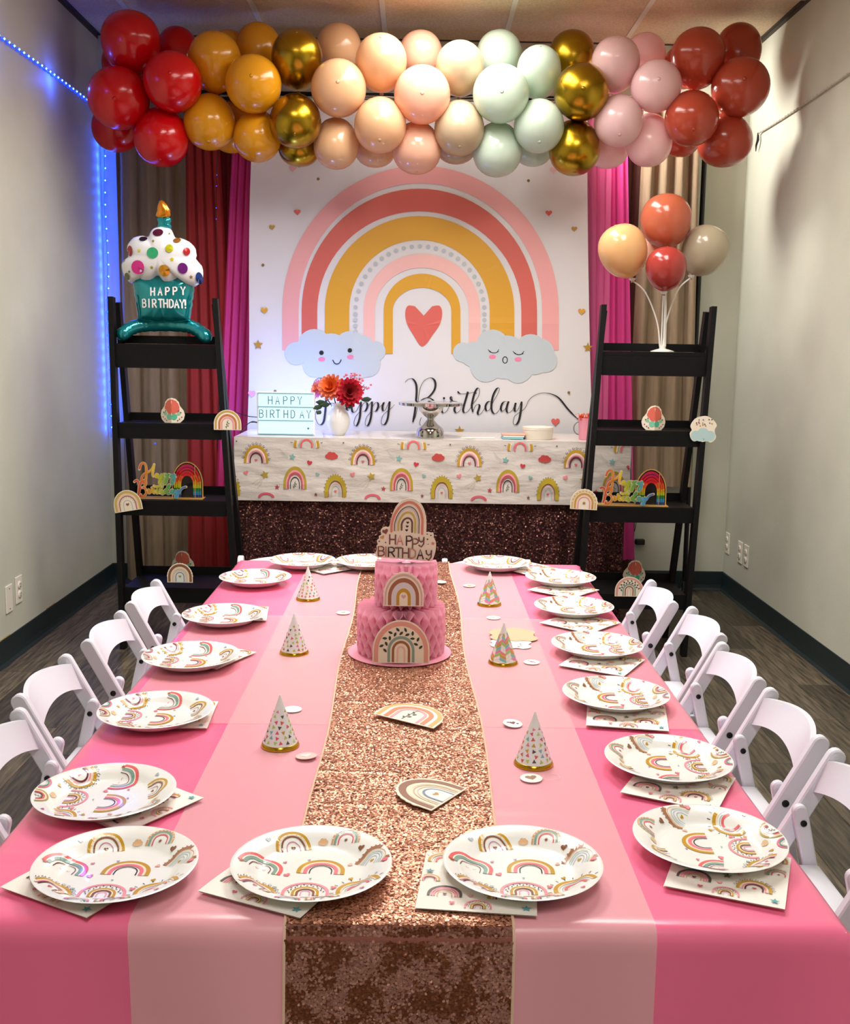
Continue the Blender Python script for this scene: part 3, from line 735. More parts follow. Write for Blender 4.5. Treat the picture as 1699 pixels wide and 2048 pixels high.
# string hanging between the curtains
st2 = empty('light_strand', (0, 0, 0)); tag(st2, 'thin dark light strand with a few blue beads between the curtains', 'lights')
S = [tuple(survey(436+4*math.sin(y/90), y, 5.535)) for y in range(300, 905, 40)]
MB().tube(S, .0018, 5).build('cord', BLACK_PLASTIC, st2, True)
for y in (350, 372, 416, 438): o = place(bpy.data.objects.new('bead', blm), st2, survey(436+4*math.sin(y/90), y, 5.53)); o.scale = (.35,)*3
o = place(bpy.data.objects.new('bead', blm), st2, survey(310, 887, 5.55)); o.scale = (.55,)*3
# small clip spotlight behind the garland, turned to the right wall
lamp = empty('clip_lamp', (.84, 5.37, 2.6)); tag(lamp, 'small clip spotlight shining out behind the balloon garland', 'lamp')
SPD = Vector((1, .05, -.6)).normalized()
MB().box((-.03, .03, .02), (.03, .12, .03), bev=.005).build('clip', BLKM, lamp)
MB().tube([(-.03, .09, .02), (-.03, .13, -.09)], .006, 8).build('arm', BLKM, lamp, True)
MB().lathe([(.012, -.07), (.028, -.06), (.042, 0), (.039, 0), (.025, -.055), (0, -.06)], 20, (0, 0, 0), tuple(SPD)).build('shade', TBAR, lamp, True)
MB().lathe([(0, -.03), (.018, -.02), (.022, -.006), (.014, .002), (0, .004)], 16, (0, 0, 0), tuple(SPD)).build('bulb', mat('warm_bulb', '#ffffff', .3, emit=12, emit_col='#fff6ea'), lamp, True)
la = bpy.data.lights.new('bulb_light', 'SPOT'); la.energy = SPOT_WATTS; la.color = (1, .97, .9); la.shadow_soft_size = .09; la.spot_size = math.radians(120); la.spot_blend = .7
o = place(bpy.data.objects.new('bulb_light', la), lamp, SPD*.012); o.rotation_mode = 'QUATERNION'; o.rotation_quaternion = Vector((0, 0, -1)).rotation_difference(SPD)
# ---------------------------------------------------------------- black ladder shelves
BLKWOOD = mat('black_wood', '#050506', .55, spec=.25, bump=.06, bscale=60, bstretch=(1, 6, 1))
SHZ = [1.3, .968, .642, .268]
def ladder_shelf(label, tl, tr, bl_, br):
    """tl, tr, bl_, br: X of the front legs at the top and at the floor"""
    t = empty('ladder_shelf', ((bl_+br)/2, 4.58, 0)); tag(t, label, 'shelf', 'ladder shelves beside the backdrop'); ox = (bl_+br)/2
    top = 1.492
    def leg(xa, ya, xb, yb, za):
        p, q = Vector((xb-ox, yb-4.58, 0)), Vector((xa-ox, ya-4.58, za)); d = (q-p).normalized(); s_ = Vector((1, 0, 0)); n = d.cross(s_)
        mb = MB(); mb.prism([(-.011, -.021), (.011, -.021), (.011, .021), (-.011, .021)], 0, (q-p).length, lambda a, b, h: p+d*h+s_*a+n*b)
        mb.build('leg', BLKWOOD, t)
    leg(tl, 4.555, bl_, 4.45, top); leg(tr, 4.555, br, 4.45, top)
    leg(tl+.012, 4.61, bl_+.012, 4.755, top-.02); leg(tr-.012, 4.61, br-.012, 4.755, top-.02)
    for k, z in enumerate(SHZ):
        f = z/top; xa, xb = bl_+(tl-bl_)*f-ox+.012, br+(tr-br)*f-ox-.012
        yf, yb_ = 4.45+.105*f-4.58-.012, 4.755-.145*f-4.58+.02
        sh = MB().box(((xa+xb)/2, (yf+yb_)/2, z-.008), (xb-xa, yb_-yf, .016)).build('shelf_board', BLKWOOD, t)
        hgt = .085 if k == 0 else .05
        MB().box(((xa+xb)/2, yf+.008, z-.016-hgt/2), (xb-xa, .014, hgt)).build('apron', BLKWOOD, sh)
        MB().box(((xa+xb)/2, yb_-.006, z-.016-hgt/2), (xb-xa, .012, hgt)).build('back_rail', BLKWOOD, sh)
        MB().box(((xa+xb)/2, yb_-.006, z+.018), (xb-xa, .01, .034)).build('back_lip', BLKWOOD, sh)
        for s_ in (xa+.006, xb-.006): MB().box((s_, (yf+yb_)/2, z-.03), (.012, yb_-yf-.02, .028)).build('side_rail', BLKWOOD, sh)
    return t
ladder_shelf('black wooden ladder shelf by the left wall holding the cupcake balloon', -1.29, -.854, -1.25, -.752)
ladder_shelf('black wooden ladder shelf by the right wall holding the balloon bunch', .779, 1.243, .70, 1.168)

# ---------------------------------------------------------------- paper cut-outs
def card_body(t, outline, thick, m, fn=None):
    fn = fn or (lambda a, b, h: (a, h, b))
    MB().prism(outline, -thick/2, thick/2, fn).build('card', m, t)
def arch_outline(w_, h, leg, teeth=0, n=48):
    rx, ry = w_/2, h-leg; P = [(rx, 0)]
    for k in range(n+1):
        t = PI*k/n; q = 1+(.035*abs(math.sin(teeth*t)) if teeth else 0); P.append((rx*math.cos(t)*q, leg+ry*math.sin(t)*q))
    return P+[(-rx, 0)]
CARD = mat('cream_card', '#f3e7d2', .6); KRAFT = mat('kraft_back', '#cbb08c', .7)
def rainbow_card(label, kind, w_, h, loc, rot, teeth=0, group=None, bodycol=None, lay=False):
    t = empty('rainbow_cutout', loc, rot); tag(t, label, 'cutout', group)
    card_body(t, arch_outline(w_, h, h*.28, teeth), .0014, bodycol or CARD)
    a = Art(); rainbow(a, kind, 0, .003, w_*.93, 0, asp=(h-.006)/w_/.93, leg=.22)
    a.build('print', t, lambda x, y, l: (x, -.0007-l, y), base=.0004)
    return t
def at3(x, y, Y): return tuple(survey(x, y, Y))
RAIN.update(
    c_leafsprig=dict(b=[(1, .84, '#c9a95c'), (.84, .74, '#fdf4e6'), (.72, .56, '#cf7f52'), (.5, .4, PNK)], sprig='#3f4a3c'),
    c_heart=dict(b=[(1, .82, '#c8b060'), (.82, .68, '#f5cdb4'), (.66, .58, '#a8766a'), (.34, .3, '#b8b2c4')], heart='#9a5a34', dots=(.52, '#c4a27c')),
    c_brown=dict(b=[(1, .8, '#8c5a3c'), (.76, .66, '#f4e2c2'), (.62, .58, '#c9a888'), (.52, .48, '#cfc2b2'), (.38, .31, '#6f83a0'), (.31, .0, '#dfeae4')], heart='#b98b35'),
    c_star=dict(b=[(1, .84, '#d8b878'), (.78, .62, '#c79a45'), (.62, .54, '#f3d6c4'), (.5, .42, '#e59098')], star='#a8742e', beads=(.92, '#fff6e8')),
    c_wreath=dict(b=[(1, .84, '#e6a195'), (.5, .4, '#8aa398'), (.34, .25, '#9a6440'), (.16, .1, '#eec0b4')], leaves=(.66, '#2c3a36'), size=.19),
    c_mauve=dict(b=[(1, .9, '#d8b6ae'), (.82, .64, '#a2674e'), (.62, .38, '#d9d4dc'), (.38, .22, '#c4942a')], heart='#d8a9b4'))
rainbow_card('rainbow cutout with a leaf sprig on the right leg of the left shelf', 'c_leafsprig', .116, .085, at3(455, 860, 4.492), (0, 0, 0))
rainbow_card('ochre rainbow cutout with a heart, tilted on the left shelf leg', 'c_heart', .12, .09, at3(258, 1022, 4.468), (0, -.17, 0))
rainbow_card('brown scalloped rainbow cutout standing at the foot of the left shelf', 'c_brown', .108, .083, at3(360, 1165, 4.43), (0, 0, 0), teeth=15)
rainbow_card('tan rainbow cutout with a star on the left leg of the right shelf', 'c_star', .115, .087, at3(1166, 1019, 4.468), (0, .04, 0), teeth=11)
rainbow_card('pink rainbow cutout with a leaf wreath at the foot of the right shelf', 'c_wreath', .122, .086, at3(1257, 1193, 4.42), (0, 0, 0))
# the cloud card
cl = empty('cloud_cutout', at3(1404, 884, 4.492)); tag(cl, 'pale blue cloud cutout with confetti on the right leg of the right shelf', 'cutout')
lob = [(0, 0), (.02, .004), (.034, -.002), (.05, .008), (.057, .024), (.05, .04), (.05, .055), (.057, .07), (.05, .085), (.034, .1), (.012, .11), (-.012, .108), (-.034, .1), (-.048, .084), (-.055, .066), (-.048, .05), (-.056, .036), (-.05, .014), (-.036, .002), (-.018, .006)]
card_body(cl, catmull(lob, 3, True), .0014, CARD)
a = Art()
for x, y, r in ((-.03, .026, .022), (.03, .026, .022), (0, .034, .026), (-.012, .022, .02), (.014, .022, .02)): a.disc(x, y, r, '#b9d6d8', 18)
for k in range(16): a.disc(random.Random(k).uniform(-.038, .038), .066+random.Random(k+50).uniform(0, .03), .003, ['#7a6fa0', '#c05a5a', '#3a3340', '#c9a040'][k % 4], 7)
a.disc(.004, .012, .002, '#2a2a2a', 8)
a.build('print', cl, lambda x, y, l: (x, -.0007-l, y), base=.0004)

def flower_piece(label, loc):
    t = empty('flower_cutout', loc); tag(t, label, 'cutout', 'folded flower cutouts on the shelves')
    half = [(0, 0), (.036, 0), (.052, .014), (.057, .034), (.052, .052), (.042, .064), (.036, .072), (.032, .088), (.018, .102), (0, .106)]
    ca, sa = math.cos(.45), math.sin(.45)
    for s_ in (-1, 1):
        MB().prism(half if s_ > 0 else half[::-1], -.0007, .0007, lambda a, b, h: (s_*a*ca, a*sa+h, b)).build('panel', CARD, t)
    MB().prism(half, -.0007, .0007, lambda a, b, h: (h, a*.8+.002, b)).build('panel', CARD, t)
    a = Art()
    for k in range(9):
        q = PI*(k-.5)/8; a.disc(.0+.023*math.cos(q), .060+.028*math.sin(q), .0125, '#dd6a58', 12)
    a.disc(0, .062, .027, '#dd6a58', 18); a.put([(-.018, .04), (.018, .04), (.018, .06), (-.018, .06)], [(0, 1, 2, 3)], '#d96454')
    for x in (-1, 1):
        a.disc(x*.012, .026, .013, '#4fb894' if x > 0 else '#7fc4a4', 12); a.leaf(x*.022, .036, .024, .014, .4 if x > 0 else PI-.4, '#8cc9a6')
        for u, v in ((.03, .05), (.04, .044), (.034, .016), (.026, .01), (.044, .024)): a.disc(x*u, v, .003, '#8a3a4a', 7)
    a.build('print', t, lambda x, y, l: (x*ca, abs(x)*sa-.0009-l, y), base=.0005)
flower_piece('folded coral flower cutout on the second board of the left shelf', (survey(343, 838, 4.53).x, 4.53, SHZ[1]+.001))
flower_piece('folded coral flower cutout on the lowest board of the left shelf', (survey(360, 1150, 4.7).x, 4.74, SHZ[3]+.001))
flower_piece('folded coral flower cutout on the second board of the right shelf', (survey(1308, 855, 4.53).x, 4.53, SHZ[1]+.001))
flower_piece('folded coral flower cutout on the lowest board of the right shelf', (survey(1270, 1165, 4.66).x, 4.67, SHZ[3]+.001))

# shiny stand-up greeting signs
def hue(f):
    K = ['#e0343c', '#e8623c', '#ee9a2c', '#f0cf2a', '#b8c83a', '#5fa85a', '#5fb4d4', '#4a7fc0', '#7a4fa0']
    f = max(0, min(.999, f))*(len(K)-1); i = int(f); q = f-i
    A_ = [int(K[i][j:j+2], 16) for j in (1, 3, 5)]; B_ = [int(K[i+1][j:j+2], 16) for j in (1, 3, 5)]
    return '#%02x%02x%02x' % tuple(int(a+(b-a)*q) for a, b in zip(A_, B_))
def greeting_sign(label, loc, rz, sc=1):
    t = empty('greeting_sign', loc, (0, 0, rz)); tag(t, label, 'sign', 'folded rainbow greeting signs'); t.scale = (sc,)*3
    GOLDC = mat('gold_card', '#d8a85c', .35, metal=.4)
    MB().box((.15, .02, .0015), (.30, .07, .003)).build('base_card', GOLDC, t)
    ol = arch_outline(.135, .158, .06); ol = [(.228+a, b) for a, b in ol]
    hole = .03
    MB().prism(ol, .028, .0295, lambda a, b, h: (a, h, b)).build('rainbow_card', GOLDC, t)
    a = Art(); a.at(.228, 0)
    a.fan([(p*.93, q*.955+.003) for p, q in arch_outline(.135, .158, .06)], '#1a1518', (0, .05))
    rows = [(.06, '#d8202c'), (.052, '#e83c3c'), (.043, '#ea7a24'), (.034, '#f0c020')]
    for k, r in enumerate((.059, .05, .041, .033)):
        n = 20; ry = .088*r/.059
        for s_ in range(n):
            t0, t1 = PI*s_/n, PI*(s_+1)/n
            z = .06+ry*math.sin((t0+t1)/2); f = (z-.06)/.09
            c = ['#c81e50', '#d8202c', '#e65a26', '#efa31e', '#f4d41c'][min(4, int((1-f)*3.6))]
            a.put([(r*math.cos(t0), .06+ry*math.sin(t0)), (r*math.cos(t1), .06+ry*math.sin(t1)), ((r-.0075)*math.cos(t1), .06+(ry-.011)*math.sin(t1)), ((r-.0075)*math.cos(t0), .06+(ry-.011)*math.sin(t0))], [(0, 1, 2, 3)], c)
        for x in (-1, 1):
            for q, (z0, z1, c) in enumerate(((.045, .06, '#c8cc20'), (.03, .045, '#2f8a4a'), (.015, .03, '#2f8fc8'), (.004, .015, '#2a3f8c'))):
                a.put([(x*r, z0), (x*r, z1), (x*(r-.0075), z1), (x*(r-.0075), z0)], [(0, 1, 2, 3)], c)
    a.at(); a.build('rainbow_print', t, lambda x, y, l: (x, .028-l, y), FOIL_PRINT, base=.0004)
    MB().box((.262, .024, .072), (.0012, .012, .144)).build('fold_edge', GOLDC, t)
    for nm, sl, x0, y0, sx, px0, py0 in (('happy', SCRIPT[-5:], .03, .112, .00098, 622, 800), ('birthday', SCRIPT[:9], .0, .035, .00082, 800, 812)):
        a = Art(); mx = .19 if nm == 'happy' else .235
        for q in sl:
            q = [(x0+(u-px0)*sx, y0-(v-py0)*sx*.95) for u, v in q]; q = [p for p in q if p[0] < mx]
            if len(q) < 2: continue
            a.stroke(q, .0115, '#e8d3b0', 3)
            P = catmull(q, 4)
            for k in range(len(P)-1): a.stroke([P[k], P[k+1]], .0078, hue((P[k][0])/.25), 1, False, False)
        a.build(nm+'_lettering', t, lambda x, y, l: (x, -.002-l, max(.004, y)), FOIL_PRINT, base=.0, eps=.00004)
    return t
greeting_sign('shiny rainbow happy birthday sign on the third board of the left shelf', (survey(266, 990, 4.53).x, 4.53, SHZ[2]+.001), 0)
greeting_sign('shiny rainbow happy birthday sign on the third board of the right shelf', (survey(1195, 1003, 4.53).x, 4.53, SHZ[2]+.001), -.06)

# ---------------------------------------------------------------- foil cupcake balloon
def outline_radius(pts, c):
    A_ = sorted((math.atan2(y-c[1], x-c[0]), math.hypot(x-c[0], y-c[1])) for x, y in pts)
    an = [a_ for a_, _ in A_]; ra = [r for _, r in A_]
    an = [an[-1]-2*PI]+an+[an[0]+2*PI]; ra = [ra[-1]]+ra+[ra[0]]
    return lambda t: float(np.interp(t, an, ra))
class Pillow:
    def __init__(s, pts, c, depth): s.R = outline_radius(pts, c); s.c = c; s.d = depth; s.pts = pts
    def h(s, x, y):
        dx, dy = x-s.c[0], y-s.c[1]; r = math.hypot(dx, dy)
        if r < 1e-9: return s.d
        t = min(1, r/s.R(math.atan2(dy, dx))); return s.d*math.sqrt(max(0, 1-t**2.6))
    def build(s, name, m, parent, n=72, k=9, crinkle=0):
        vs = []; fs = []
        for side in (-1, 1):
            b = len(vs); vs.append((s.c[0], side*s.d, s.c[1]))
            for i in range(1, k+1):
                t = math.sin(PI/2*i/k)
                for j in range(n):
                    a = -PI+2*PI*j/n; r = s.R(a)*t; x, y = s.c[0]+r*math.cos(a), s.c[1]+r*math.sin(a)
                    cr = 1-crinkle*(.5+.5*math.sin(j*2.2))*t**6
                    vs.append((s.c[0]+(x-s.c[0])*cr, side*s.h(x, y) if i < k else side*.0004, s.c[1]+(y-s.c[1])*cr))
            for j in range(n): f = (b, b+1+j, b+1+(j+1) % n); fs.append(f if side > 0 else f[::-1])
            for i in range(k-1):
                for j in range(n):
                    p, q = b+1+i*n+j, b+1+i*n+(j+1) % n; f = (p, p+n, q+n, q); fs.append(f if side > 0 else f[::-1])
        return solid(name, vs, fs, m, parent, True, angle=180)
ccx, ccz = survey(330, 682, 4.6).x, SHZ[0]+.004
cup = empty('cupcake_balloon', (ccx, 4.60, ccz)); tag(cup, 'teal and white foil cupcake balloon on top of the left shelf', 'balloon')
def cp(a, b): return ((160+a/4.2475-330)*.00213, (682-(300+b/4.2475))*.00208)
TEALF = mat('teal_foil', '#0f8f98', .18, metal=.55, coat=.6, bump=.1, bscale=30)
WHITEF = mat('white_foil', '#e6e6ea', .25, coat=.5)
ORF = mat('flame_foil', '#e08a1c', .2, metal=.7, coat=.4)
fro = Pillow([cp(*p) for p in catmull([(735, 640), (800, 660), (830, 725), (900, 735), (985, 790), (1010, 870), (1000, 905), (1045, 950), (1064, 1030), (1040, 1100), (985, 1140), (915, 1120), (868, 1070), (815, 1118), (750, 1125), (690, 1055), (630, 1105), (560, 1108), (528, 1088), (480, 1125), (410, 1085), (375, 985), (400, 920), (440, 890), (425, 820), (470, 745), (545, 715), (610, 722), (640, 665), (690, 640)], 4, True)], cp(715, 900), .075)
wr = Pillow([cp(*p) for p in ((455, 1060), (600, 1040), (720, 1035), (860, 1040), (990, 1060), (980, 1150), (965, 1250), (950, 1350), (940, 1432), (840, 1440), (720, 1440), (600, 1440), (498, 1430), (490, 1350), (480, 1250), (465, 1150))], cp(720, 1240), .062)
w_o = wr.build('wrapper', TEALF, cup, crinkle=.03)
f_o = fro.build('frosting', WHITEF, cup, crinkle=.012); f_o.location = (0, -.012, 0)
ca_ = Pillow([cp(*p) for p in ((675, 560), (735, 565), (795, 560), (785, 610), (798, 655), (735, 660), (676, 650), (688, 605))], cp(735, 608), .018); ca_.build('candle', TEALF, cup, 24, 4, .05)
fl_ = Pillow([cp(*p) for p in ((665, 545), (682, 500), (692, 440), (705, 403), (735, 425), (770, 465), (790, 510), (785, 550), (735, 565))], cp(730, 515), .016); fl_.build('flame', ORF, cup, 30, 4, .05)
def on_frosting(x, y, l): return (x, -fro.h(x, y)-l, y)
for x, y, rx, ry, c in ((547, 990, 56, 58, '#d81a8c'), (675, 870, 48, 46, '#2fb07a'), (812, 830, 32, 34, '#c8c81e'), (765, 1015, 46, 48, '#d8961e'), (917, 993, 40, 46, '#7a1f86'),
                     (712, 697, 44, 32, '#5a1436'), (587, 750, 33, 20, '#221a30'), (865, 757, 30, 22, '#a06a2a'), (473, 853, 27, 45, '#a0141e'), (946, 850, 26, 34, '#b01a20'), (1037, 1068, 24, 50, '#1c3f8c'), (438, 1066, 26, 30, '#5a6418')):
    P_ = [cp(x+rx*math.cos(t), y+ry*math.sin(t)) for t in [2*PI*k/16 for k in range(16)]]; a = Art().fan(P_, c); a.build('dot', f_o, on_frosting, FOIL_PRINT, base=.0036)
for x, y, r, c in ((560, 852, 18, '#e6d81c'), (832, 922, 20, '#e6d81c'), (663, 992, 17, '#b0a02a'), (678, 772, 14, '#8a8a2a'), (797, 702, 11, '#6a6a2a'), (466, 1026, 14, '#8a8a2a'), (978, 1062, 17, '#8a7a1e'), (415, 932, 14, '#8a7a1e'), (990, 935, 9, '#8a7a2a')):
    p_ = cp(x, y); a = Art().star(p_[0], p_[1], r*.0005, c, 5, .5); a.build('star', f_o, on_frosting, FOIL_PRINT, base=.0012)
a = Art()
for ch, x, y, rot in [(c, 655+62*k, 1220-3*k, 0) for k, c in enumerate('HAPPY')]+[(c, x_, 1320, 0) for c, x_ in zip('BIRTHDAY!', (580, 630, 668, 720, 762, 810, 852, 893, 925))]:
    for st_ in GLYPH[ch]:
        if ch == 'I': st_ = [(.25, 0), (.25, 1)]
        a.stroke([cp(x-14+u*30, y-v*(62 if y < 1260 else 66)) for u, v in st_], .0062, '#f3f1f4', 1, False)
a.build('lettering', w_o, lambda x, y, l: (x, -wr.h(x, y)-l, y), PRINT, base=.0015)
bp_ = [cp(*p) for p in catmull([(368, 1585), (400, 1530), (470, 1485), (560, 1468), (720, 1462), (880, 1468), (970, 1490), (1050, 1535), (1112, 1592)], 5)]
n_ = len(bp_); rr_ = [.029*min(1, .35+.65*math.sin(min(1, k/3, (n_-1-k)/3)*PI/2))*(1+.05*math.sin(k*2.3)) for k in range(n_)]
MB().tube([(x, -.05+.075*math.sin(PI*k/(n_-1)), y) for k, (x, y) in enumerate(bp_)], rr_, 16).build('base_ring', TEALF, cup, True, angle=180)
# ---------------------------------------------------------------- the back table
TBX0, TBX1, TBY0, TBY1, TBZ = -.838, .988, 4.88, 5.36, .884
bt = empty('buffet_table', ((TBX0+TBX1)/2, (TBY0+TBY1)/2, 0)); tag(bt, 'long narrow buffet table under the rainbow printed cloth by the banner', 'table')
MB().box((0, 0, TBZ-.018), (TBX1-TBX0-.02, TBY1-TBY0-.02, .03), bev=.004).build('tabletop', WPL, bt)
for sx in (-1, 1):
    for sy in (-1, 1): MB().tube([(sx*.8, sy*.15, 0), (sx*.8, sy*.15, TBZ-.03)], .014, 10).build('leg', mat('grey_steel', '#6a6a6c', .4, metal=.7), bt, True)
VINYLC = mat('printed_plastic_cloth', '#d9d0c8', .32, coat=.25, bump=.35, bscale=14, bstretch=(1, 1, 3))
def cloth_front(x, z):
    w_ = noise.noise(Vector((x*5, z*11, 3)))*.006+noise.noise(Vector((x*16, z*26, 9)))*.0022
    return TBY0-.004-.012*max(0, (TBZ-z))/.3+w_*min(1, (TBZ-z)/.04)
tc_ = empty('buffet_tablecloth', (0, 0, 0)); tag(tc_, 'cream plastic tablecloth printed with rainbows, stars and clouds on the buffet table', 'tablecloth')
mb = MB()
mb.grid(150, 40, lambda u, v: (TBX0+(TBX1-TBX0)*u, cloth_front(TBX0+(TBX1-TBX0)*u, TBZ-.292*v), TBZ+.001-.292*v))
mb.grid(60, 10, lambda u, v: (TBX0+(TBX1-TBX0)*u, TBY0-.004+(TBY1-TBY0+.004)*v, TBZ+.0015+.0012*noise.noise(Vector((u*30, v*6, 1)))*min(1, 8*v)))
for s_, X in ((-1, TBX0), (1, TBX1)):
    mb.grid(10, 16, lambda u, v: (X+s_*(.001+.012*v*math.sin(5*u+1)), TBY0-.004-.012*v*(1-u)+(TBY1-TBY0+.004)*u, TBZ+.001-.292*v))
mb.build('cloth', VINYLC, tc_, True, angle=50)
A = Art(); per = .4905
def tp(x, y): return x/1835, TBZ-(y-85)/1835
for k in range(-1, 5):
    x0 = TBX0+k*per-.005
    def R_(kind, x, y, w_, asp, leg=.1): u, v = tp(x, y); rainbow(A, kind, x0+u, v, w_/1835, 0, asp, leg)
    R_('curl', 195, 302, 205, .75); R_('sun', 620, 166, 215, .6); R_('tall', 523, 516, 195, .98, .2); R_('toothed', 865, 580, 185, 1.02, .25)
    def pt(x, y): u, v = tp(x, y); return x0+u, v
    A.star(*pt(500, 245), .017, '#7fb4b0', 5, .45, .2); A.star(*pt(268, 400), .021, '#b39a3c', 5, .45, -.3); A.star(*pt(372, 503), .013, '#b8434c', 5, .42, .1); A.star(*pt(700, 560), .010, '#8a5a44', 5, .42)
    A.cloud(*pt(830, 230), .025, '#cf4c48')
    A.heart(*pt(645, 292), .013, '#c93a48', -.2); A.heart(*pt(110, 385), .012, '#e88a8a', .3); A.heart(*pt(712, 390), .010, '#86b3ae', -.3)
    u, v = pt(280, 592); A.arch(u, v, .038, .024, .026, .014, '#dd6074', 0, 12)
    for q in range(3):
        A.stroke([pt(395+q*8, 175+q*26), pt(430+q*8, 215+q*18), pt(465, 240+q*10)], .0012, '#a9b4ac', 2, True, False)
        A.stroke([pt(160+q*22, 475+q*20), pt(200+q*18, 450+q*14), pt(240+q*4, 425+q*5)], .0012, '#b8a878', 2, True, False)
    A.disc(*pt(930, 120), .004, '#6a6a6a', 7)
keep = [all(TBX0+.003 < A.v[i][0] < TBX1-.003 and TBZ-.2925 < A.v[i][1] < TBZ-.001 for i in f) for f in A.f]
A.f = [f for f, q in zip(A.f, keep) if q]
A.build('print', tc_, lambda x, y, l: (x, cloth_front(x, y)-l, y), PRINT_GLOSS, eps=.000008, base=.0014)

# sequinned skirt
SK = empty('sequin_skirt', (0, 0, 0)); tag(SK, 'dark rose brown sequin cloth hanging to the floor under the buffet table', 'tablecloth')
def skirt(x, z):
    f_ = .016*math.sin(26*x+1.4*math.sin(3*x))+.007*math.sin(61*x+2)
    return TBY0+.012+f_*min(1, (.66-z)/.35+.1)*(1.2 if x > .7 else .8)
SKB = mat('brown_net', '#3a1f1e', .8)
sx0, sx1 = TBX0+.012, TBX1-.012
MB().grid(220, 12, lambda u, v: (sx0+(sx1-sx0)*u, skirt(sx0+(sx1-sx0)*u, .63-.615*v)+.004, .63-.615*v)).build('backing', SKB, SK, True, angle=180)
SEQ_D = mat('brown_sequin', attr=True, rough=.42, metal=.7)
rng = np.random.default_rng(5); cen = []; nor = []; cols = []
c_a, c_b, c_c = np.array(lin('#6a3f3c')[:3]), np.array(lin('#9a6a58')[:3]), np.array(lin('#462427')[:3])
for x in np.arange(sx0, sx1, .0068):
    for z in np.arange(.03, .63, .0078):
        x_ = x+rng.uniform(-.002, .002); z_ = z+rng.uniform(-.002, .002)
        e = .002; y_ = skirt(x_, z_); nx = (skirt(x_+e, z_)-y_)/e
        cen.append((x_, y_-rng.uniform(0, .002), z_)); nor.append((nx, -1, .05))
        q = noise.noise(Vector((x_*22, z_*7, 0)))*.5+.5; cols.append(c_a*(1-q)+c_c*q if rng.random() > .16 else c_b)
sequin_mesh('sequins', cen, nor, .0040, .3, cols, SEQ_D, SK, 3)

# light box
lb = empty('light_box', (-.615, 5.0, TBZ+.003)); tag(lb, 'lit white letter light box reading happy birthday on the buffet table', 'light box')
LBW, LBH = .27, .2
MB().box((0, .012, LBH/2), (LBW, .03, LBH), bev=.004).build('case', mat('light_box_case', '#eef4f6', .35), lb)
PANEL = mat('lit_panel', '#6f98a4', .4, emit=BOX_GLOW, emit_col='#cdf1f9'); RAIL = mat('clear_rail', '#8fb9c6', .2)
for k in range(3):
    z = LBH-.038-.0635*k
    MB().box((0, -.0036, z), (LBW-.016, .002, .058)).build('lit_panel', PANEL, lb)
for k in range(4): MB().box((0, -.0056, LBH-.0055-.0635*k), (LBW-.012, .004, .0045)).build('rail', RAIL, lb)
INK = '#1f4a62'
for row, txt, xs in ((0, 'HAPPY', (-.081, -.047, -.010, .024, .057)), (1, 'BIRTHDAY', (-.123, -.094, -.072, -.045, -.008, .025, .067, .099))):
    a = Art(); z = LBH-.056-.0635*row
    for ch, x in zip(txt, xs): a.text(ch, x, z, .036, .0175, 0, .0032, INK)
    a.build('letter_row', lb, lambda x, y, l: (x, -.0049-l, y), base=.0003)
a = Art(); a.star(.105, LBH-.168, .007, '#3f6a80', 6, .5); a.build('star_tile', lb, lambda x, y, l: (x, -.0049-l, y), base=.0003)
o = MB().tube(catmull([(-.75, 5.02, .967), (-.80, 5.04, .97), (-.88, 5.1, .985), (-.96, 5.3, .965)], 5), .002, 6).build('power_cord', BLACK_PLASTIC, None, True); o.parent = lb; o.location = -lb.location
o = MB().tube(catmull([(-.75, 5.02, .942), (-.785, 5.02, .942), (-.825, 5.05, .905), (-.87, 5.1, .82), (-.90, 5.3, .6)], 5), [.004]*5+[.0022]*16, 6).build('power_cord', BLACK_PLASTIC, None, True); o.parent = lb; o.location = -lb.location

la = bpy.data.lights.new('banner_glow_light', 'POINT'); la.energy = 5; la.color = (.2, .34, 1); la.shadow_soft_size = .06   # point lamp added behind the closed case for a bluish glow on the banner
place(bpy.data.objects.new('banner_glow_light', la), lb, (-.05, .12, .12))
# vase
vs = empty('flower_vase', (-.373, 5.05, TBZ+.002)); tag(vs, 'round white ceramic vase beside the light box', 'vase')
MB().lathe([(.028, 0), (.03, .003), (.045, .025), (.055, .055), (.056, .075), (.048, .102), (.035, .12), (.031, .132), (.034, .148), (.038, .152), (.035, .150), (.028, .135), (.032, .118), (.044, .1), (.05, .07), (.026, .008), (0, .006)], 36).build('body', mat('white_ceramic', '#e9e9e6', .3, coat=.3), vs, True, angle=60)
def petals(mb, c, n, ln, wd, tilt, axis, ph=0, curl=.3):
    c = Vector(c); R = Vector((0, 0, 1)).rotation_difference(Vector(axis)).to_matrix()
    for k in range(n):
        t = 2*PI*k/n+ph; rad = Vector((math.cos(t), math.sin(t), 0)); sd = Vector((-math.sin(t), math.cos(t), 0)); vs_ = []
        for i, (s_, w_) in enumerate(((0, .25), (.35, .9), (.7, 1), (1, .35))):
            el = tilt+curl*s_; p = rad*(ln*s_*math.cos(el))+Vector((0, 0, ln*s_*math.sin(el)))
            for q in (-1, 0, 1): vs_.append(c+R@(p+sd*(q*wd/2*w_)+Vector((0, 0, .12*wd*abs(q)))))
        fs_ = [(i*3+j, i*3+j+1, i*3+j+4, i*3+j+3) for i in range(3) for j in range(2)]
        mb.add(vs_, fs_)
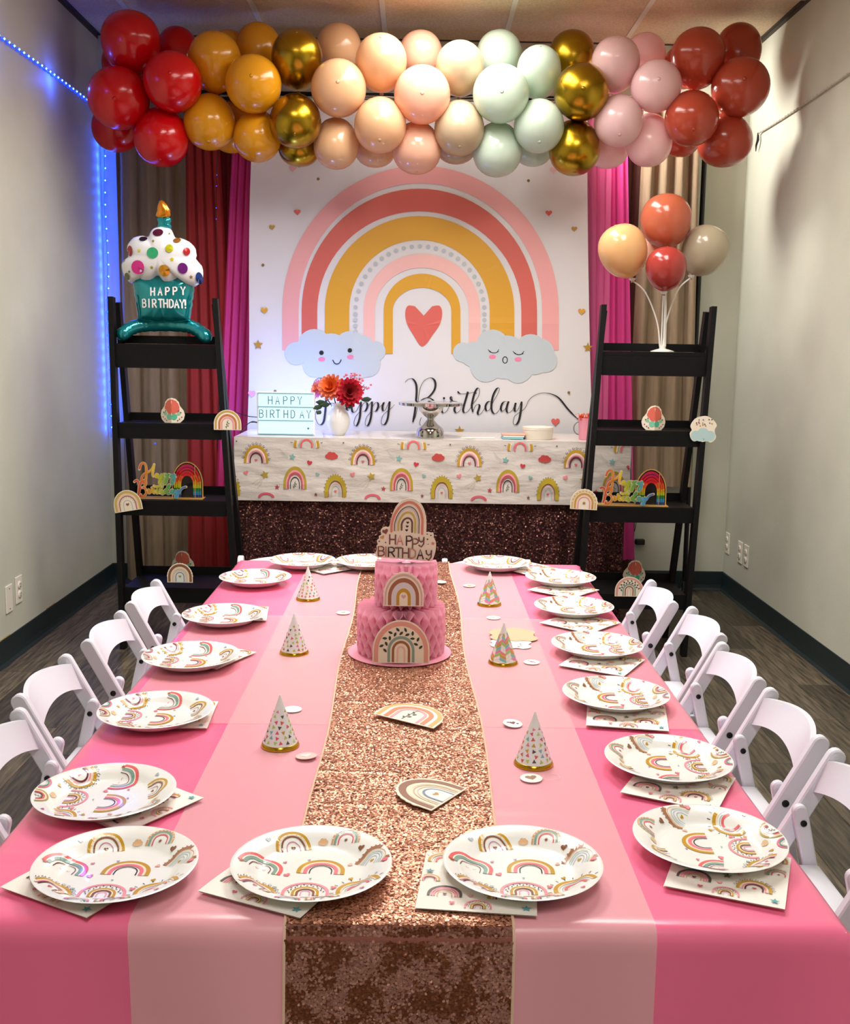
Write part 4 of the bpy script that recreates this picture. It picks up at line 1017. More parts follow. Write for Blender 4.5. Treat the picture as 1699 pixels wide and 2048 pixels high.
def dahlia(label, col, col2, c, r, axis, name='flower'):
    t = empty(name, (-.373, 5.05, TBZ+.03)); tag(t, label, 'flower', 'artificial flowers in the white vase'); c = Vector(c)-Vector((-.373, 5.05, TBZ+.03))
    for nm, m, rows in (('outer_petals', col, ((15, 1, .28, -.25), (14, .92, .26, .1))), ('inner_petals', col2, ((12, .78, .25, .45), (9, .6, .22, .8), (6, .4, .2, 1.15)))):
        mb = MB()
        for q, (n, l_, w_, ti) in enumerate(rows): petals(mb, c, n, r*l_, r*w_*1.25, ti, axis, q*.4+r*50)
        mb.build(nm, m, t, True, angle=180)
    ax = Vector(axis).normalized()
    MB().tube(catmull([(0, 0, 0), (c.x*.25, c.y*.25, c.z*.5), tuple(c-ax*.004)], 5), .0028, 6).build('stem', mat('leaf_green', '#22402a', .6), t, True)
OR1, OR2 = mat('orange_petal', '#f0855a', .7, trans=.25), mat('deep_orange_petal', '#ea6a24', .7, trans=.2)
RD1, RD2 = mat('crimson_petal', '#c4122e', .7, trans=.2), mat('deep_red_petal', '#99101c', .7, trans=.15)
PK1 = mat('pink_petal', '#f08ab0', .7, trans=.3)
dahlia('orange dahlia with peach outer petals in the white vase', OR1, OR2, survey(662, 775, 5.02), .068, (-.25, -1, .5))
dahlia('crimson dahlia on the right side of the white vase', RD1, RD2, survey(697, 785, 5.01), .072, (.3, -1, .25))
dahlia('pink flower peeping out behind the orange dahlia', PK1, OR1, survey(638, 778, 5.07), .05, (-.7, -.5, .3))
sp = empty('berry_sprig', (-.373, 5.05, TBZ+.03)); tag(sp, 'pink berry sprig at the upper right of the bouquet', 'flower', 'artificial flowers in the white vase')
BER = mat('pink_berry', '#ee7f92', .4); bmx = MB().lathe([(0, -1), (.7, -.7), (1, 0), (.7, .7), (0, 1)], 8); bme = mesh_from('berry', bmx.v, bmx.f, BER, True, 180)
org = Vector((-.373, 5.05, TBZ+.03)); rb_ = random.Random(2); STEM = MATS['leaf_green']
for px, py, k in ((710, 751, 12), (694, 757, 10), (717, 765, 9), (733, 773, 5), (728, 769, 4)):
    c = survey(px, py, 5.05)-org
    MB().tube([(.0, 0, .05), (c.x*.6, c.y, c.z*.7), tuple(c)], .0015, 5).build('stem', STEM, sp, True)
    for q in range(k):
        o = place(bpy.data.objects.new('berry', bme), sp, c+Vector((rb_.uniform(-.022, .022), rb_.uniform(-.015, .015), rb_.uniform(-.02, .02)))); o.scale = (.0058,)*3
lf = empty('leaf_spray', (-.373, 5.05, TBZ+.03)); tag(lf, 'dark green leaf spray drooping from the left of the vase', 'leaves')
for px, py, rz, ln in ((645, 812, 3.6, .05), (652, 806, 3.0, .05), (641, 821, 4.2, .035), (660, 808, 3.4, .05), (722, 800, .2, .05), (690, 808, -.8, .045)):
    c = survey(px, py, 5.0)-org; vs_ = []
    for s_, w_ in ((0, .15), (.3, .9), (.65, 1), (1, .1)):
        for q in (-1, 0, 1): vs_.append((c.x+math.cos(rz)*ln*s_-math.sin(rz)*q*w_*.012, c.y-.006*s_+.003*abs(q), c.z+math.sin(rz)*ln*.6*s_+math.cos(rz)*q*w_*.012))
    solid('leaf', vs_, [(i*3+j, i*3+j+1, i*3+j+4, i*3+j+3) for i in range(3) for j in range(2)], STEM, lf, True)
MB().tube(catmull([(0, 0, .06), (-.03, -.01, .12), (-.05, -.03, .11)], 4), .002, 5).build('stem', STEM, lf, True)

# chrome cake stand
CHR = mat('chrome', '#c9c6c2', .07, metal=1)
ks = empty('cake_stand', (.063, 5.0, TBZ+.002)); tag(ks, 'empty chrome pedestal cake stand with an hourglass foot', 'cake stand')
MB().lathe([(.066, 0), (.066, .006), (.064, .03), (.058, .044), (.04, .058), (.017, .082), (.017, .09), (.034, .104), (.054, .126), (.058, .142), (.058, .148), (.02, .15)], 48).build('foot', CHR, ks, True, angle=30)
MB().lathe([(.02, .148), (.14, .149), (.149, .151), (.150, .163), (.146, .165), (.0, .164)], 64).build('plate', CHR, ks, True, angle=30)

# plastic server, napkins, dish, cup with paper shred
sv = empty('plastic_server', (.28, 4.95, TBZ+.004), (0, 0, .12)); tag(sv, 'clear white plastic cake server lying by the cake stand', 'utensil')
MB().box((.035, 0, .003), (.1, .012, .005), bev=.002).build('handle', WPL, sv)
MB().prism([(-.015, -.012), (-.03, -.022), (-.075, 0), (-.03, .022), (-.015, .012)], .002, .005, lambda a_, b, h: (a_, b, h)).build('blade', WPL, sv)
for k, (c, h, lab) in enumerate((('#8fc6cf', .008, 'pale blue folded napkin at the bottom of the small stack'), ('#f1ede4', .007, 'white folded napkin in the middle of the small stack'), ('#dca58c', .005, 'coral edged folded napkin on top of the small stack'))):
    z = TBZ+.003+(0, .009, .017)[k]
    o = MB().box((0.449+(.004 if k else 0), 5.0, z+h/2), (.098+.01*(k == 2), .098, h), bev=.002).box((0.449, 5.0, z+h/2), (.094, .1, h*.4)).build('folded_napkin', mat('napkin_%d' % k, c, .8), None)
    tag(o, lab, 'napkin', 'napkin stack on the buffet table')
ds = empty('paper_dish', (.57, 5.0, TBZ+.002)); tag(ds, 'round cream white dish right of the napkin stack', 'dish')
MB().lathe([(.066, 0), (.069, .004), (.072, .05), (.072, .058), (.069, .058), (.066, .05), (.064, .008), (0, .007)], 40).build('bowl', mat('cream_dish', '#e4dccb', .5), ds, True, angle=35)
for z in (.045, .052): MB().lathe([(.0722, z), (.0732, z+.002), (.0722, z+.004)], 40).build('rim', MATS['cream_dish'], ds, True)
cu = empty('pink_cup', (.805, 5.02, TBZ+.002)); tag(cu, 'pink cup stuffed with orange paper shred behind the right shelf leg', 'cup')
MB().lathe([(.036, 0), (.038, .003), (.044, .098), (.046, .102), (.043, .102), (.036, .01), (0, .008)], 32).build('body', mat('pink_cup', '#f29db0', .4), cu, True, angle=35)
MB().tube([(-.038-.026*math.sin(q), 0, .052+.03*math.cos(q)) for q in [PI*k/8 for k in range(9)]], .003, 8).build('handle', mat('grey_wire', '#8c8c8c', .4, metal=.5), cu, True)
mb = MB(); rs_ = random.Random(9)
for k in range(60):
    x, y = rs_.uniform(-.038, .038), rs_.uniform(-.035, .035); z0 = .09
    q = rs_.uniform(0, 6.28); hx, hy, hz = .02*math.cos(q), .02*math.sin(q), rs_.uniform(.01, .035)
    p = [Vector((x, y, z0)), Vector((x+hx*.5, y+hy*.5, z0+hz)), Vector((x+hx*1.4, y+hy*1.4, z0+hz*.8))]; s_ = Vector((-math.sin(q), math.cos(q), 0))*.0022
    mb.add([p[0]-s_, p[0]+s_, p[1]+s_, p[1]-s_, p[2]+s_, p[2]-s_], [(0, 1, 2, 3), (3, 2, 4, 5)])
o = mb.build('paper_shred', mat('orange_shred', '#ee5a1a', .6, trans=.2), cu); o['kind'] = 'stuff'

# adapter on the back wall
ad = empty('power_adapter', (1.234, YB, .268)); tag(ad, 'black plug adapter with cord on the back wall behind the right shelf', 'adapter')
MB().box((0, -.018, 0), (.05, .036, .03), bev=.005).build('housing', BLACK_PLASTIC, ad)
MB().tube(catmull([(-.025, -.02, 0), (-.045, -.02, .01), (-.03, -.03, .09), (-.03, -.04, .2)], 5), .002, 6).build('cord', BLACK_PLASTIC, ad, True)
wc = MB().tube(catmull([tuple(survey(x, y, 5.7)) for x, y in ((258, 1018), (259, 1032), (272, 1034), (285, 1044), (305, 1040), (316, 1026), (312, 1008))], 5), .003, 6).build('feed_wire', BLACK_PLASTIC, strip, True)
# ---------------------------------------------------------------- the children's party table
TX0, TX1, TY0, TY1, TZ = -.632, .590, 1.303, 3.734, .5415
tb = empty('party_table', ((TX0+TX1)/2, (TY0+TY1)/2, 0)); tag(tb, 'low white party table hidden under the pink plastic cloth', 'table')
hw, hl = (TX1-TX0)/2, (TY1-TY0)/2
MB().box((0, 0, TZ-.022), (2*hw-.01, 2*hl-.01, .036), bev=.006).build('tabletop', WPL, tb)
for sx in (-1, 1):
    for sy in (-1, 1): MB().tube([(sx*(hw-.25), sy*(hl-.2), 0), (sx*(hw-.25), sy*(hl-.2), TZ-.04)], .014, 10).build('leg', MATS['grey_steel'], tb, True)
PINKC = mat('pink_plastic', '#f8759d', .3, coat=.12, bump=.05, bscale=9)
SHEER = mat('sheer_pale_plastic', '#fcc7cf', .28, alpha=.62, coat=.1)
RAD = .016
def fold(d):
    """distance past the edge -> (outward, down)"""
    q = RAD*PI/2
    if d <= 0: return d, 0
    if d < q: a = d/RAD; return RAD*math.sin(a), RAD*(1-math.cos(a))
    return RAD, RAD+(d-q)
def drape(x, y, lift=0, drop_x=True):
    """flat cloth coordinates -> draped over the table"""
    ex, sx = (x-(TX1-RAD), 1) if x > (TX0+TX1)/2 else ((TX0+RAD)-x, -1)
    ey, sy = (y-(TY1-RAD), 1) if y > (TY0+TY1)/2 else ((TY0+RAD)-y, -1)
    ox, dx = fold(ex); oy, dy = fold(ey); cxx = (TX1-RAD) if sx > 0 else (TX0+RAD); cyy = (TY1-RAD) if sy > 0 else (TY0+RAD)
    X = cxx+sx*ox; Y = cyy+sy*oy; mn = min(max(dx, 0), max(dy, 0)); dn = max(dx, dy)
    z = TZ-dn
    if mn > 0:
        X += sx*mn*.55; Y += sy*mn*.35
    wv = min(1, dn/.15)
    if dy > 0: Y += sy*wv*(.010*math.sin(9*x+2)+.006*math.sin(23*x))+sy*.03*wv*dn
    if dx > 0: X += sx*wv*(.008*math.sin(10*y+1)+.004*math.sin(27*y))-sx*.0*dn
    nx, ny, nz = (sx if dx > RAD and dx >= dy else 0), (sy if dy > RAD and dy > dx else 0), 1 if dn <= RAD else 0
    if dn < .002:
        for c in (1.5, 1.66, 1.8, 2.03, 2.2, 2.4, 2.6, 2.76, 3.12, 3.45): z += .0022*(.5+noise.noise(Vector((x*4, c*9, 2))))*math.exp(-((y-c-.012*math.sin(4*x+c*5))/.006)**2)
        for c in (-.47, .43): z += .0010*math.exp(-((x-c)/.004)**2)
        z += .0006*noise.noise(Vector((x*9, y*9, 0)))
    return (X+nx*lift, Y+ny*lift, z+nz*lift+(lift*.7 if nx == ny == nz == 0 else 0))
def sheet(name, x0, x1, y0, y1, nx, ny, lift, m, parent=None):
    return MB().grid(nx, ny, lambda u, v: drape(x0+(x1-x0)*u, y0+(y1-y0)*v, lift)).build(name, m, parent, True, angle=180)
pc = sheet('pink_tablecloth', TX0-.36, TX1+.36, TY0-.40, TY1+.36, 130, 230, .001, PINKC)
tag(pc, 'glossy pink plastic tablecloth covering the party table', 'tablecloth')
ov = sheet('sheer_overlay', -.372, .328, TY0-.385, TY1+.05, 60, 200, .0022, SHEER); tag(ov, 'sheer pale pink plastic strip laid lengthwise over the pink cloth', 'tablecloth')
ov = sheet('sheer_overlay', -.60, TX1+.02, 2.055, 2.93, 70, 80, .0032, mat('sheer_thin_plastic', '#fcd4d4', .3, alpha=.3)); tag(ov, 'thin sheer plastic sheet laid crosswise over the middle of the table', 'tablecloth')

# sequin runner
def run_edges(y): t = (y-TY0)/(TY1-TY0); c = -.013-.016*t; return c-.152+.004*math.sin(7*y), c+.152+.005*math.sin(6*y+2)
def runner(u, y, lift):
    a, b = run_edges(max(y, TY0)); x = a+(b-a)*u
    X, Y, z = drape(x, y, .0045)
    if y > TY0: z += .0022*max(0, noise.noise(Vector((x*6, y*14, 4))))+.0012*noise.noise(Vector((x*22, y*30, 2)))
    return Vector((X, Y, z))
rn = empty('sequin_runner', (0, 0, 0)); tag(rn, 'rose gold sequin table runner down the middle of the pink table', 'table runner')
RB = mat('runner_net', '#8a4f40', .7)
ylo, yhi = TY0-.135, TY1+.02
MB().grid(24, 340, lambda u, v: runner(u, ylo+(yhi-ylo)*v, 0)).build('backing', RB, rn, True, angle=180)
SEQ = mat('rose_gold_sequin', attr=True, rough=.36, metal=.62)
rng = np.random.default_rng(11); cen = []; nor = []; cols = []
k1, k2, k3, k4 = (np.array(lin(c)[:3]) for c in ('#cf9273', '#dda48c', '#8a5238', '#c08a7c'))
pit = .0028; ys = np.arange(ylo, yhi, pit)
for y in ys:
    far = y > 2.75
    if far and rng.random() < .3: continue
    us = np.arange(.006, .995, pit/.304)
    for u in us:
        u_ = u+rng.uniform(-.004, .004); y_ = y+rng.uniform(-.0012, .0012)
        p = runner(u_, y_, 0); d = y_ < TY0+.004
        q = noise.noise(Vector((u_*7, y_*26, 7)))+.6*noise.noise(Vector((u_*22, y_*70, 1)))
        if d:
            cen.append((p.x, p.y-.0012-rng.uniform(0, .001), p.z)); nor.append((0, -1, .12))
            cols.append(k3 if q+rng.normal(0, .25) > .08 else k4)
        else:
            e = .003; nx = -(runner(u_+e/.304, y_, 0).z-p.z)/e*.9; ny = -(runner(u_, y_+e, 0).z-p.z)/e*.9
            cen.append((p.x, p.y, p.z+.0012+rng.uniform(0, .001))); nor.append((nx, ny, 1))
            cols.append(k1 if rng.random() < .62 else (k2 if rng.random() < .7 else k3))
sequin_mesh('sequins', cen, nor, .0021, .15, cols, SEQ, rn, 4)
TRIM = mat('runner_hem', '#e6c3a8', .6)
for s_ in (0, 1): MB().tube([runner(s_, ylo+(yhi-ylo)*k/200, 0)+Vector(((s_*2-1)*.001, -.001 if ylo+(yhi-ylo)*k/200 < TY0 else 0, .0015)) for k in range(201)], .0022, 6).build('hem', TRIM, rn, True)
MB().tube([runner(k/20, ylo, 0)+Vector((0, -.002, 0)) for k in range(21)], .0028, 6).build('hem', TRIM, rn, True)

# ---------------------------------------------------------------- plates and napkins
PLATE = mat('paper_plate', '#f5f5f1', .22, coat=.35)
prof = [(0, .003), (.04, .003), (.07, .0032), (.076, .0042), (.082, .0072), (.088, .0125), (.094, .0162), (.102, .0192), (.110, .0215), (.1135, .022), (.1148, .0212), (.110, .0195), (.094, .0142), (.086, .0085), (.078, .0015), (.07, 0), (0, 0)]
def plate_z(r): return float(np.interp(r, [q[0] for q in prof[:10]], [q[1] for q in prof[:10]]))
pb = MB().lathe(prof, 64); plate_me = mesh_from('plate_body', pb.v, pb.f, PLATE, True, 50)
A = Art(); U = .1145
for kind, u, v, w_, rot, asp in (('heart', -.28, .56, .36, .25, .62), ('star', .37, .66, .30, -.2, .62), ('scallop', .71, .14, .34, -.5, .8), ('sun', .62, -.50, .42, .35, .55), ('plain', .107, -.02, .47, -.05, .6),
                                 ('leaf', -.03, -.56, .45, 0, .55), ('face', -.66, .0, .44, -.25, .58), ('curl', -.66, -.6, .40, -.55, .6), ('sprig', .22, -.93, .32, .15, .5), ('green', -.2, -.98, .25, -.1, .5)):
    rainbow(A, kind, u*U, v*U-.002, w_*U*1.28, rot, asp, .12)
for u, v, c in ((.08, .72, '#e8bd92'), (.0, -.74, '#e8c8a0')):
    A.cloud(u*U, v*U, .0065, c)
    for q in range(4): A.disc(u*U+(q-1.5)*.003, v*U-.007-(q % 2)*.002, .0006, '#c8d0d0', 5)
A.star(-.88*U, .03*U, .005, '#b8563c', 7, .45)
for u, v, s_, c, r in ((.59, .5, .035, BRN, -.3), (.91, .07, .035, '#ee7f8f', .6), (-.3, -.08, .035, '#e8828c', .4), (.3, -.38, .03, '#e8828c', -.2), (.29, -.57, .026, TAN, 0), (.5, -.16, .026, OCH, .5),
                       (-.36, .24, .022, '#d88aa0', .3), (.47, .2, .03, '#eab8a8', 1), (-.62, .6, .03, GRY, .3), (.66, -.66, .026, '#d66a8a', .4), (-.27, -.74, .028, OCH, .6), (.0, -.17, .014, '#88b0a8', 0), (-.4, -.4, .018, '#9ab8b4', .4), (-.06, .31, .018, '#a8a0c8', .3)):
    A.heart(u*U, v*U, s_*U*1.3, c, r)
bad = [math.hypot(*A.v[i][:2]) > .1128 for i in range(len(A.v))]
A.f = [f for f in A.f if not any(bad[i] for i in f)]
def plate_map(x, y, l): r = math.hypot(x, y); return (x, y, plate_z(r)+l)
plate_print = None
def paper_plate(x, y, z, rz, label, tilt=(0, 0)):
    global plate_print
    t = empty('paper_plate', (x, y, z), (tilt[0], tilt[1], rz)); tag(t, label, 'plate', 'rainbow paper plates on the party table')
    place(bpy.data.objects.new('plate_body', plate_me), t)
    if plate_print is None:
        o = A.build('plate_print', t, plate_map, PRINT_GLOSS, eps=.000004, base=.0006); plate_print = o.data
    else: place(bpy.data.objects.new('plate_print', plate_print), t)
    return t
PZ = TZ+.007; Q = PI/2
for x, y, rz, lab, dz in (
    (-.510, 3.335, -Q, 'rainbow paper plate at the far end of the left side', 0),
    (-.520, 2.84, -Q, 'rainbow paper plate second from the far end on the left side', .003),
    (-.528, 2.445, -Q, 'rainbow paper plate at the middle of the left side', .003),
    (-.517, 2.058, -Q, 'rainbow paper plate on the left side between two chairs, second nearest', .003),
    (-.504, 1.66, -Q, 'rainbow paper plate nearest the corner on the left side', .003),
    (-.417, 1.414, 0, 'front rainbow paper plate at the left corner of the table', .003),
    (-.141, 1.424, 0, 'front rainbow paper plate half on the left edge of the runner', .003),
    (.161, 1.433, 0, 'front rainbow paper plate half on the right edge of the runner', .003),
    (.475, 3.385, Q, 'rainbow paper plate at the far end of the right side', .003),
    (.461, 2.99, Q, 'rainbow paper plate second from the far end on the right side', .003),
    (.461, 2.588, Q, 'rainbow paper plate third from the far end on the right side', .003),
    (.437, 2.202, Q, 'rainbow paper plate fourth from the far end on the right side', .003),
    (.465, 1.836, Q, 'rainbow paper plate second nearest on the right side', .003),
    (.453, 1.517, Q, 'rainbow paper plate nearest the front corner on the right side', .003),
    (-.389, 3.605, PI, 'left rainbow paper plate along the far end of the table', .003),
    (-.160, 3.605, PI, 'middle rainbow paper plate at the far end behind the paper cake', .003),
    (.281, 3.61, PI, 'right rainbow paper plate along the far end of the table', .003)):
    paper_plate(x, y, PZ+dz, rz, lab)
NAPK = mat('paper_napkin', '#f5f0e6', .75, bump=.15, bscale=60)
NS = .163
nm_ = MB()
for k in range(3):
    nm_.grid(14, 14, lambda u, v: ((u-.5)*NS+.0006*k, (v-.5)*NS-.0008*k, .0004+.0012*k+.0006*math.sin(9*u+k)*math.sin(8*v)))
nmesh = mesh_from('napkin_sheets', nm_.v, nm_.f, NAPK, True, 180)
N_ = Art()
for kind, u, v, w_, rot in (('dark', -.27, -.30, .26, 0), ('green', -.12, .1, .26, 0), ('curl', .24, -.30, .26, 0), ('star', .42, .05, .2, 0), ('sprig', .12, .22, .27, 0), ('sun', -.33, .3, .24, 0), ('heart', .36, .32, .22, 0), ('leaf', .02, -.47, .2, 0), ('plain', -.42, -.05, .16, 0)):
    rainbow(N_, kind, u*NS, v*NS, w_*NS*1.15, rot, .6, .12)
for u, v, c in ((0, -.12, '#6f6a4a'), (.42, -.42, TEA), (-.05, .4, TEA), (-.43, .12, '#5a8a8c')): N_.star(u*NS, v*NS, .0075, c, 5, .42)
for u, v, c in ((.1, -.05, '#e88a9a'), (-.2, -.4, '#d8667a'), (.3, .15, '#e88a9a'), (-.05, -.27, '#f0aab4'), (.15, .44, TEA)): N_.heart(u*NS, v*NS, .0042, c)
N_.cloud(.12*NS, .06*NS, .007, '#eeb0a4')
bad = [abs(p[0]) > NS*.492 or abs(p[1]) > NS*.492 for p in N_.v]
N_.f = [f for f in N_.f if not any(bad[i] for i in f)]
nprint = None
def napkin(cx_, cy_, rz, label, z=None):
    global nprint
    t = empty('paper_napkin', (cx_, cy_, TZ+.0062 if z is None else z), (0, 0, rz)); tag(t, label, 'napkin', 'printed napkins under the plates')
    place(bpy.data.objects.new('napkin_sheets', nmesh), t)
    if nprint is None: nprint = N_.build('napkin_print', t, lambda x, y, l: (x, y, .0036+l), PRINT, eps=.000003, base=.0005).data
    else: place(bpy.data.objects.new('napkin_print', nprint), t)
def napkin_edge(a, b, label, z=None):
    """a, b: two corners of the near edge"""
    d = Vector((b[0]-a[0], b[1]-a[1])); an = math.atan2(d.y, d.x); c = Vector(((a[0]+b[0])/2, (a[1]+b[1])/2))+Vector((-math.sin(an), math.cos(an)))*NS/2
    napkin(c.x, c.y, an, label, z)
napkin_edge((-.569, 1.383), (-.425, 1.305), 'printed napkin under the front left corner plate')
napkin_edge((-.292, 1.374), (-.146, 1.307), 'printed napkin under the front plate left of the runner', TZ+.0085)
napkin_edge((.006, 1.335), (.169, 1.318), 'printed napkin sticking out onto the runner under a front plate', TZ+.0085)
napkin_edge((.358, 1.408), (.511, 1.346), 'printed napkin under the nearest right side plate')
napkin_edge((.351, 1.733), (.509, 1.651), 'printed napkin under the second nearest right side plate')
napkin_edge((.352, 2.057), (.510, 2.029), 'printed napkin squarely under the third nearest right side plate')
napkin_edge((.344, 2.47), (.494, 2.385), 'printed napkin under the fourth nearest right side plate')
napkin_edge((.347, 2.872), (.472, 2.763), 'printed napkin showing a point under a right side plate, second from far end')
napkin_edge((.361, 3.276), (.475, 3.176), 'printed napkin showing a point under the far right side plate')
napkin(-.497, 2.925, .1, 'printed napkin behind the second far plate of the left side')
napkin(-.497, 2.51, -.45, 'printed napkin behind the middle plate of the left side')
napkin(-.492, 2.09, .05, 'printed napkin mostly hidden under the second nearest left side plate')
napkin(-.462, 1.665, .95, 'printed napkin poking out under the nearest left side plate')
napkin(-.30, 3.59, .75, 'printed napkin under the far end plate on the left')
napkin(.385, 3.63, -.9, 'printed napkin under the far end plate on the right')
napkin(-.04, 3.60, .2, 'printed napkin at the far end behind the paper cake', TZ+.0085)

# ---------------------------------------------------------------- party hats
HR, HH = .036, .1
CONE = mat('hat_card', '#eef0f0', .35, coat=.2); GOLDF = mat('gold_foil', '#c9a02c', .2, metal=.9)
hcone = MB().lathe([(HR, .0), (HR*.5, HH*.5), (.0012, HH), (0, HH)], 40); hmesh = mesh_from('cone', hcone.v, hcone.f, CONE, True, 60)
hband = MB().lathe([(HR+.0006, 0), (HR+.0008, .001), (HR*(1-.0075/HH)+.0008, .0075), (HR*(1-.0075/HH)+.0003, .0078)], 40); hbm = mesh_from('gold_band', hband.v, hband.f, GOLDF, True, 60)
def cone_map(x, y, l): r = HR*(1-y/HH)+l; return (r*math.cos(x), r*math.sin(x), y)
rh = random.Random(4)
tri = Art(); TC = ['#e2607a', '#7fb6bf', '#b8d06a', '#c9a23a', '#d8625c', '#e58a9c', '#5a5046']
for row in range(9):
    y = .0145+row*.0092; r = HR*(1-y/HH); n = max(2, int(2*PI*r/.0125))
    for k in range(n):
        a_ = 2*PI*(k+.5*(row % 2))/n+rh.uniform(-.12, .12)*.02/max(r, .006); s_ = .0044; q = rh.uniform(0, 6.28); yy = y+rh.uniform(-.001, .001)
        s_ *= min(1, .45+r/.03); C3 = [(a_+s_*math.cos(q+t)/max(r, .004), yy+s_*math.sin(q+t)) for t in (0, 2.1, 4.2)]; P6 = sum([[C3[w_], ((C3[w_][0]+C3[(w_+1) % 3][0])/2, (C3[w_][1]+C3[(w_+1) % 3][1])/2)] for w_ in range(3)], []); tri.fan(P6, rh.choice(TC))
che = Art(); CC = ['#f08a7a', '#7cc4c8', '#a6cf6a', '#f6f2ea', '#c9a23a', '#e88ab0', '#f6f2ea']
ncol = 12
for c in range(ncol):
    for row in range(14):
        y0 = .008+row*.0072-(.0036 if c % 2 else 0); a0, a1 = 2*PI*c/ncol, 2*PI*(c+1)/ncol; sl = .007*(1 if c % 2 else -1)
        ys_ = [y0, y0+sl, y0+sl+.006, y0+.006]
        if min(ys_) < .006 or max(ys_) > HH*.95: continue
        am = (a0+a1)/2; ymid = (ys_[0]+ys_[1])/2
        che.put([(a0, ys_[0]), (am, ymid), (a1, ys_[1]), (a1, ys_[2]), (am, ymid+.006), (a0, ys_[3])], [(0, 1, 4, 5), (1, 2, 3, 4)], CC[(row*3+c*2) % 7])
hp_ = {}
def party_hat(x, y, kind, label, rz):
    t = empty('party_hat', (x, y, TZ+.003), (0, 0, rz)); tag(t, label, 'party hat', 'mini party hats on the table')
    place(bpy.data.objects.new('cone', hmesh), t); place(bpy.data.objects.new('gold_band', hbm), t)
    if kind not in hp_: hp_[kind] = (tri if kind == 'tri' else che).build('hat_print', t, cone_map, PRINT_GLOSS, eps=.000002, base=.0005).data
    else: place(bpy.data.objects.new('hat_print', hp_[kind]), t)
party_hat(-.321, 3.135, 'tri', 'triangle confetti party hat farthest on the left of the runner', 0)
party_hat(-.297, 2.563, 'tri', 'triangle confetti party hat midway on the left of the runner', 1)
party_hat(-.252, 1.94, 'tri', 'triangle confetti party hat nearest on the left of the runner', 2)
party_hat(.224, 3.10, 'che', 'gold chevron party hat farther from the viewer beside the paper cake', 0)
party_hat(.218, 2.502, 'che', 'gold chevron party hat midway on the right of the runner', 1.2)
party_hat(.224, 1.865, 'tri', 'triangle confetti party hat nearest on the right of the runner', 3)

# ---------------------------------------------------------------- loose cutouts and round tags
def flat(t): return t
t = rainbow_card('leafy pink rainbow cutout lying on the sequin runner', 'c_leafsprig', .148, .08, (-.02, 2.053, TZ+.0135), (-PI/2+.12, 0, -.585))
t = rainbow_card('brown scalloped rainbow cutout lying on the near part of the runner', 'c_brown', .11, .10, (.064, 1.684, TZ+.011), (-PI/2+.04, 0, .97), teeth=15)
TAGC = mat('tag_card', '#f4efe9', .6); TAGP = mat('tag_pink', '#e6c3bd', .6)
tgb = MB().lathe([(.0195, 0), (.02, .0006), (.0195, .0013), (0, .0013)], 28)
tgm = {m.name: mesh_from('disc', tgb.v, tgb.f, m, True, 40) for m in (TAGC, TAGP)}
STRING = mat('elastic_string', '#f2d9d4', .5)
for x, y, ang, tm_, art, lab, loop in (
    (-.252, 2.139, .0, TAGC, None, 'blank white round tag behind the nearest left party hat', 0),
    (-.196, 1.879, -.08, TAGP, ('#f3e9e4', .5), 'dusty pink round tag with a heart at the left edge of the runner', 1),
    (-.203, 2.966, 0, TAGC, (OCH, .4), 'round tag with an ochre mark left of the paper cake', 0),
    (.176, 3.342, 0, TAGC, (OCH, .45), 'round tag with an ochre heart near the far chevron hat', 0),
    (.225, 2.932, 0, TAGC, (TAN, .3), 'small round tag between the two chevron hats', 0),
    (.288, 2.502, 0, TAGC, ('#c0607a', .3), 'white round tag with little hearts right of the middle chevron hat', 0),
    (.203, 2.066, .1, TAGC, ('#7a3a44', .35), 'white round tag with dark hearts behind the nearest right party hat', 0),
    (.212, 1.792, 0, TAGC, ('#9a7a5a', .55), 'white round tag with a tan heart in front of the nearest right hat', 1),
    (.083, 3.358, 0, TAGC, None, 'white round tag on the runner behind the paper cake', 0)):
    o = empty('round_tag', (x, y, TZ+(.012 if -.16 < x < .13 else .0045)+abs(ang)*.018), (ang, ang*.6, rh.uniform(-.6, .6))); tag(o, lab, 'tag', 'round paper tags on the table')
    place(bpy.data.objects.new('disc', tgm[tm_.name]), o)
    if art:
        a = Art(); a.heart(0, .001, .02*art[1], art[0])
        if art[1] < .4: a.heart(-.009, .004, .003, art[0]); a.heart(.009, -.004, .003, art[0])
        a.build('mark', o, lambda x_, y_, l: (x_, y_, .0013+l), base=.0004)
    if loop: MB().tube([(.02+.016*(1-math.cos(q)), .012*math.sin(q)-.004, .001) for q in [2*PI*k/20 for k in range(21)]], .0004, 5).build('loop', STRING, o, True)
# two overlapping cloud cards by the middle hat
for k, (x, y, lab, m, rz, sc) in enumerate(((.262, 2.735, 'kraft side up cloud cutout lying behind the middle chevron hat', KRAFT, .05, 1.0), (.25, 2.665, 'white cloud cutout with tiny hearts under the kraft one', TAGC, -.1, .85))):
    o = empty('cloud_cutout', (x, y, TZ+.009-.004*k), (-PI/2+.05*(1-k), 0, rz)); tag(o, lab, 'cutout'); o.scale = (sc, 1, sc)
    card_body(o, [(a_*1.12, b-.05) for a_, b in catmull(lob, 3, True)], .0012, m)
    if k:
        a = Art()
        for q in range(8): a.heart(rh.uniform(-.04, .04), rh.uniform(-.04, .02), .004, ['#7a3a44', '#c8707a', '#c9a23a'][q % 3])
        a.build('print', o, lambda x_, y_, l: (x_, -.0006-l, y_), base=.0004)

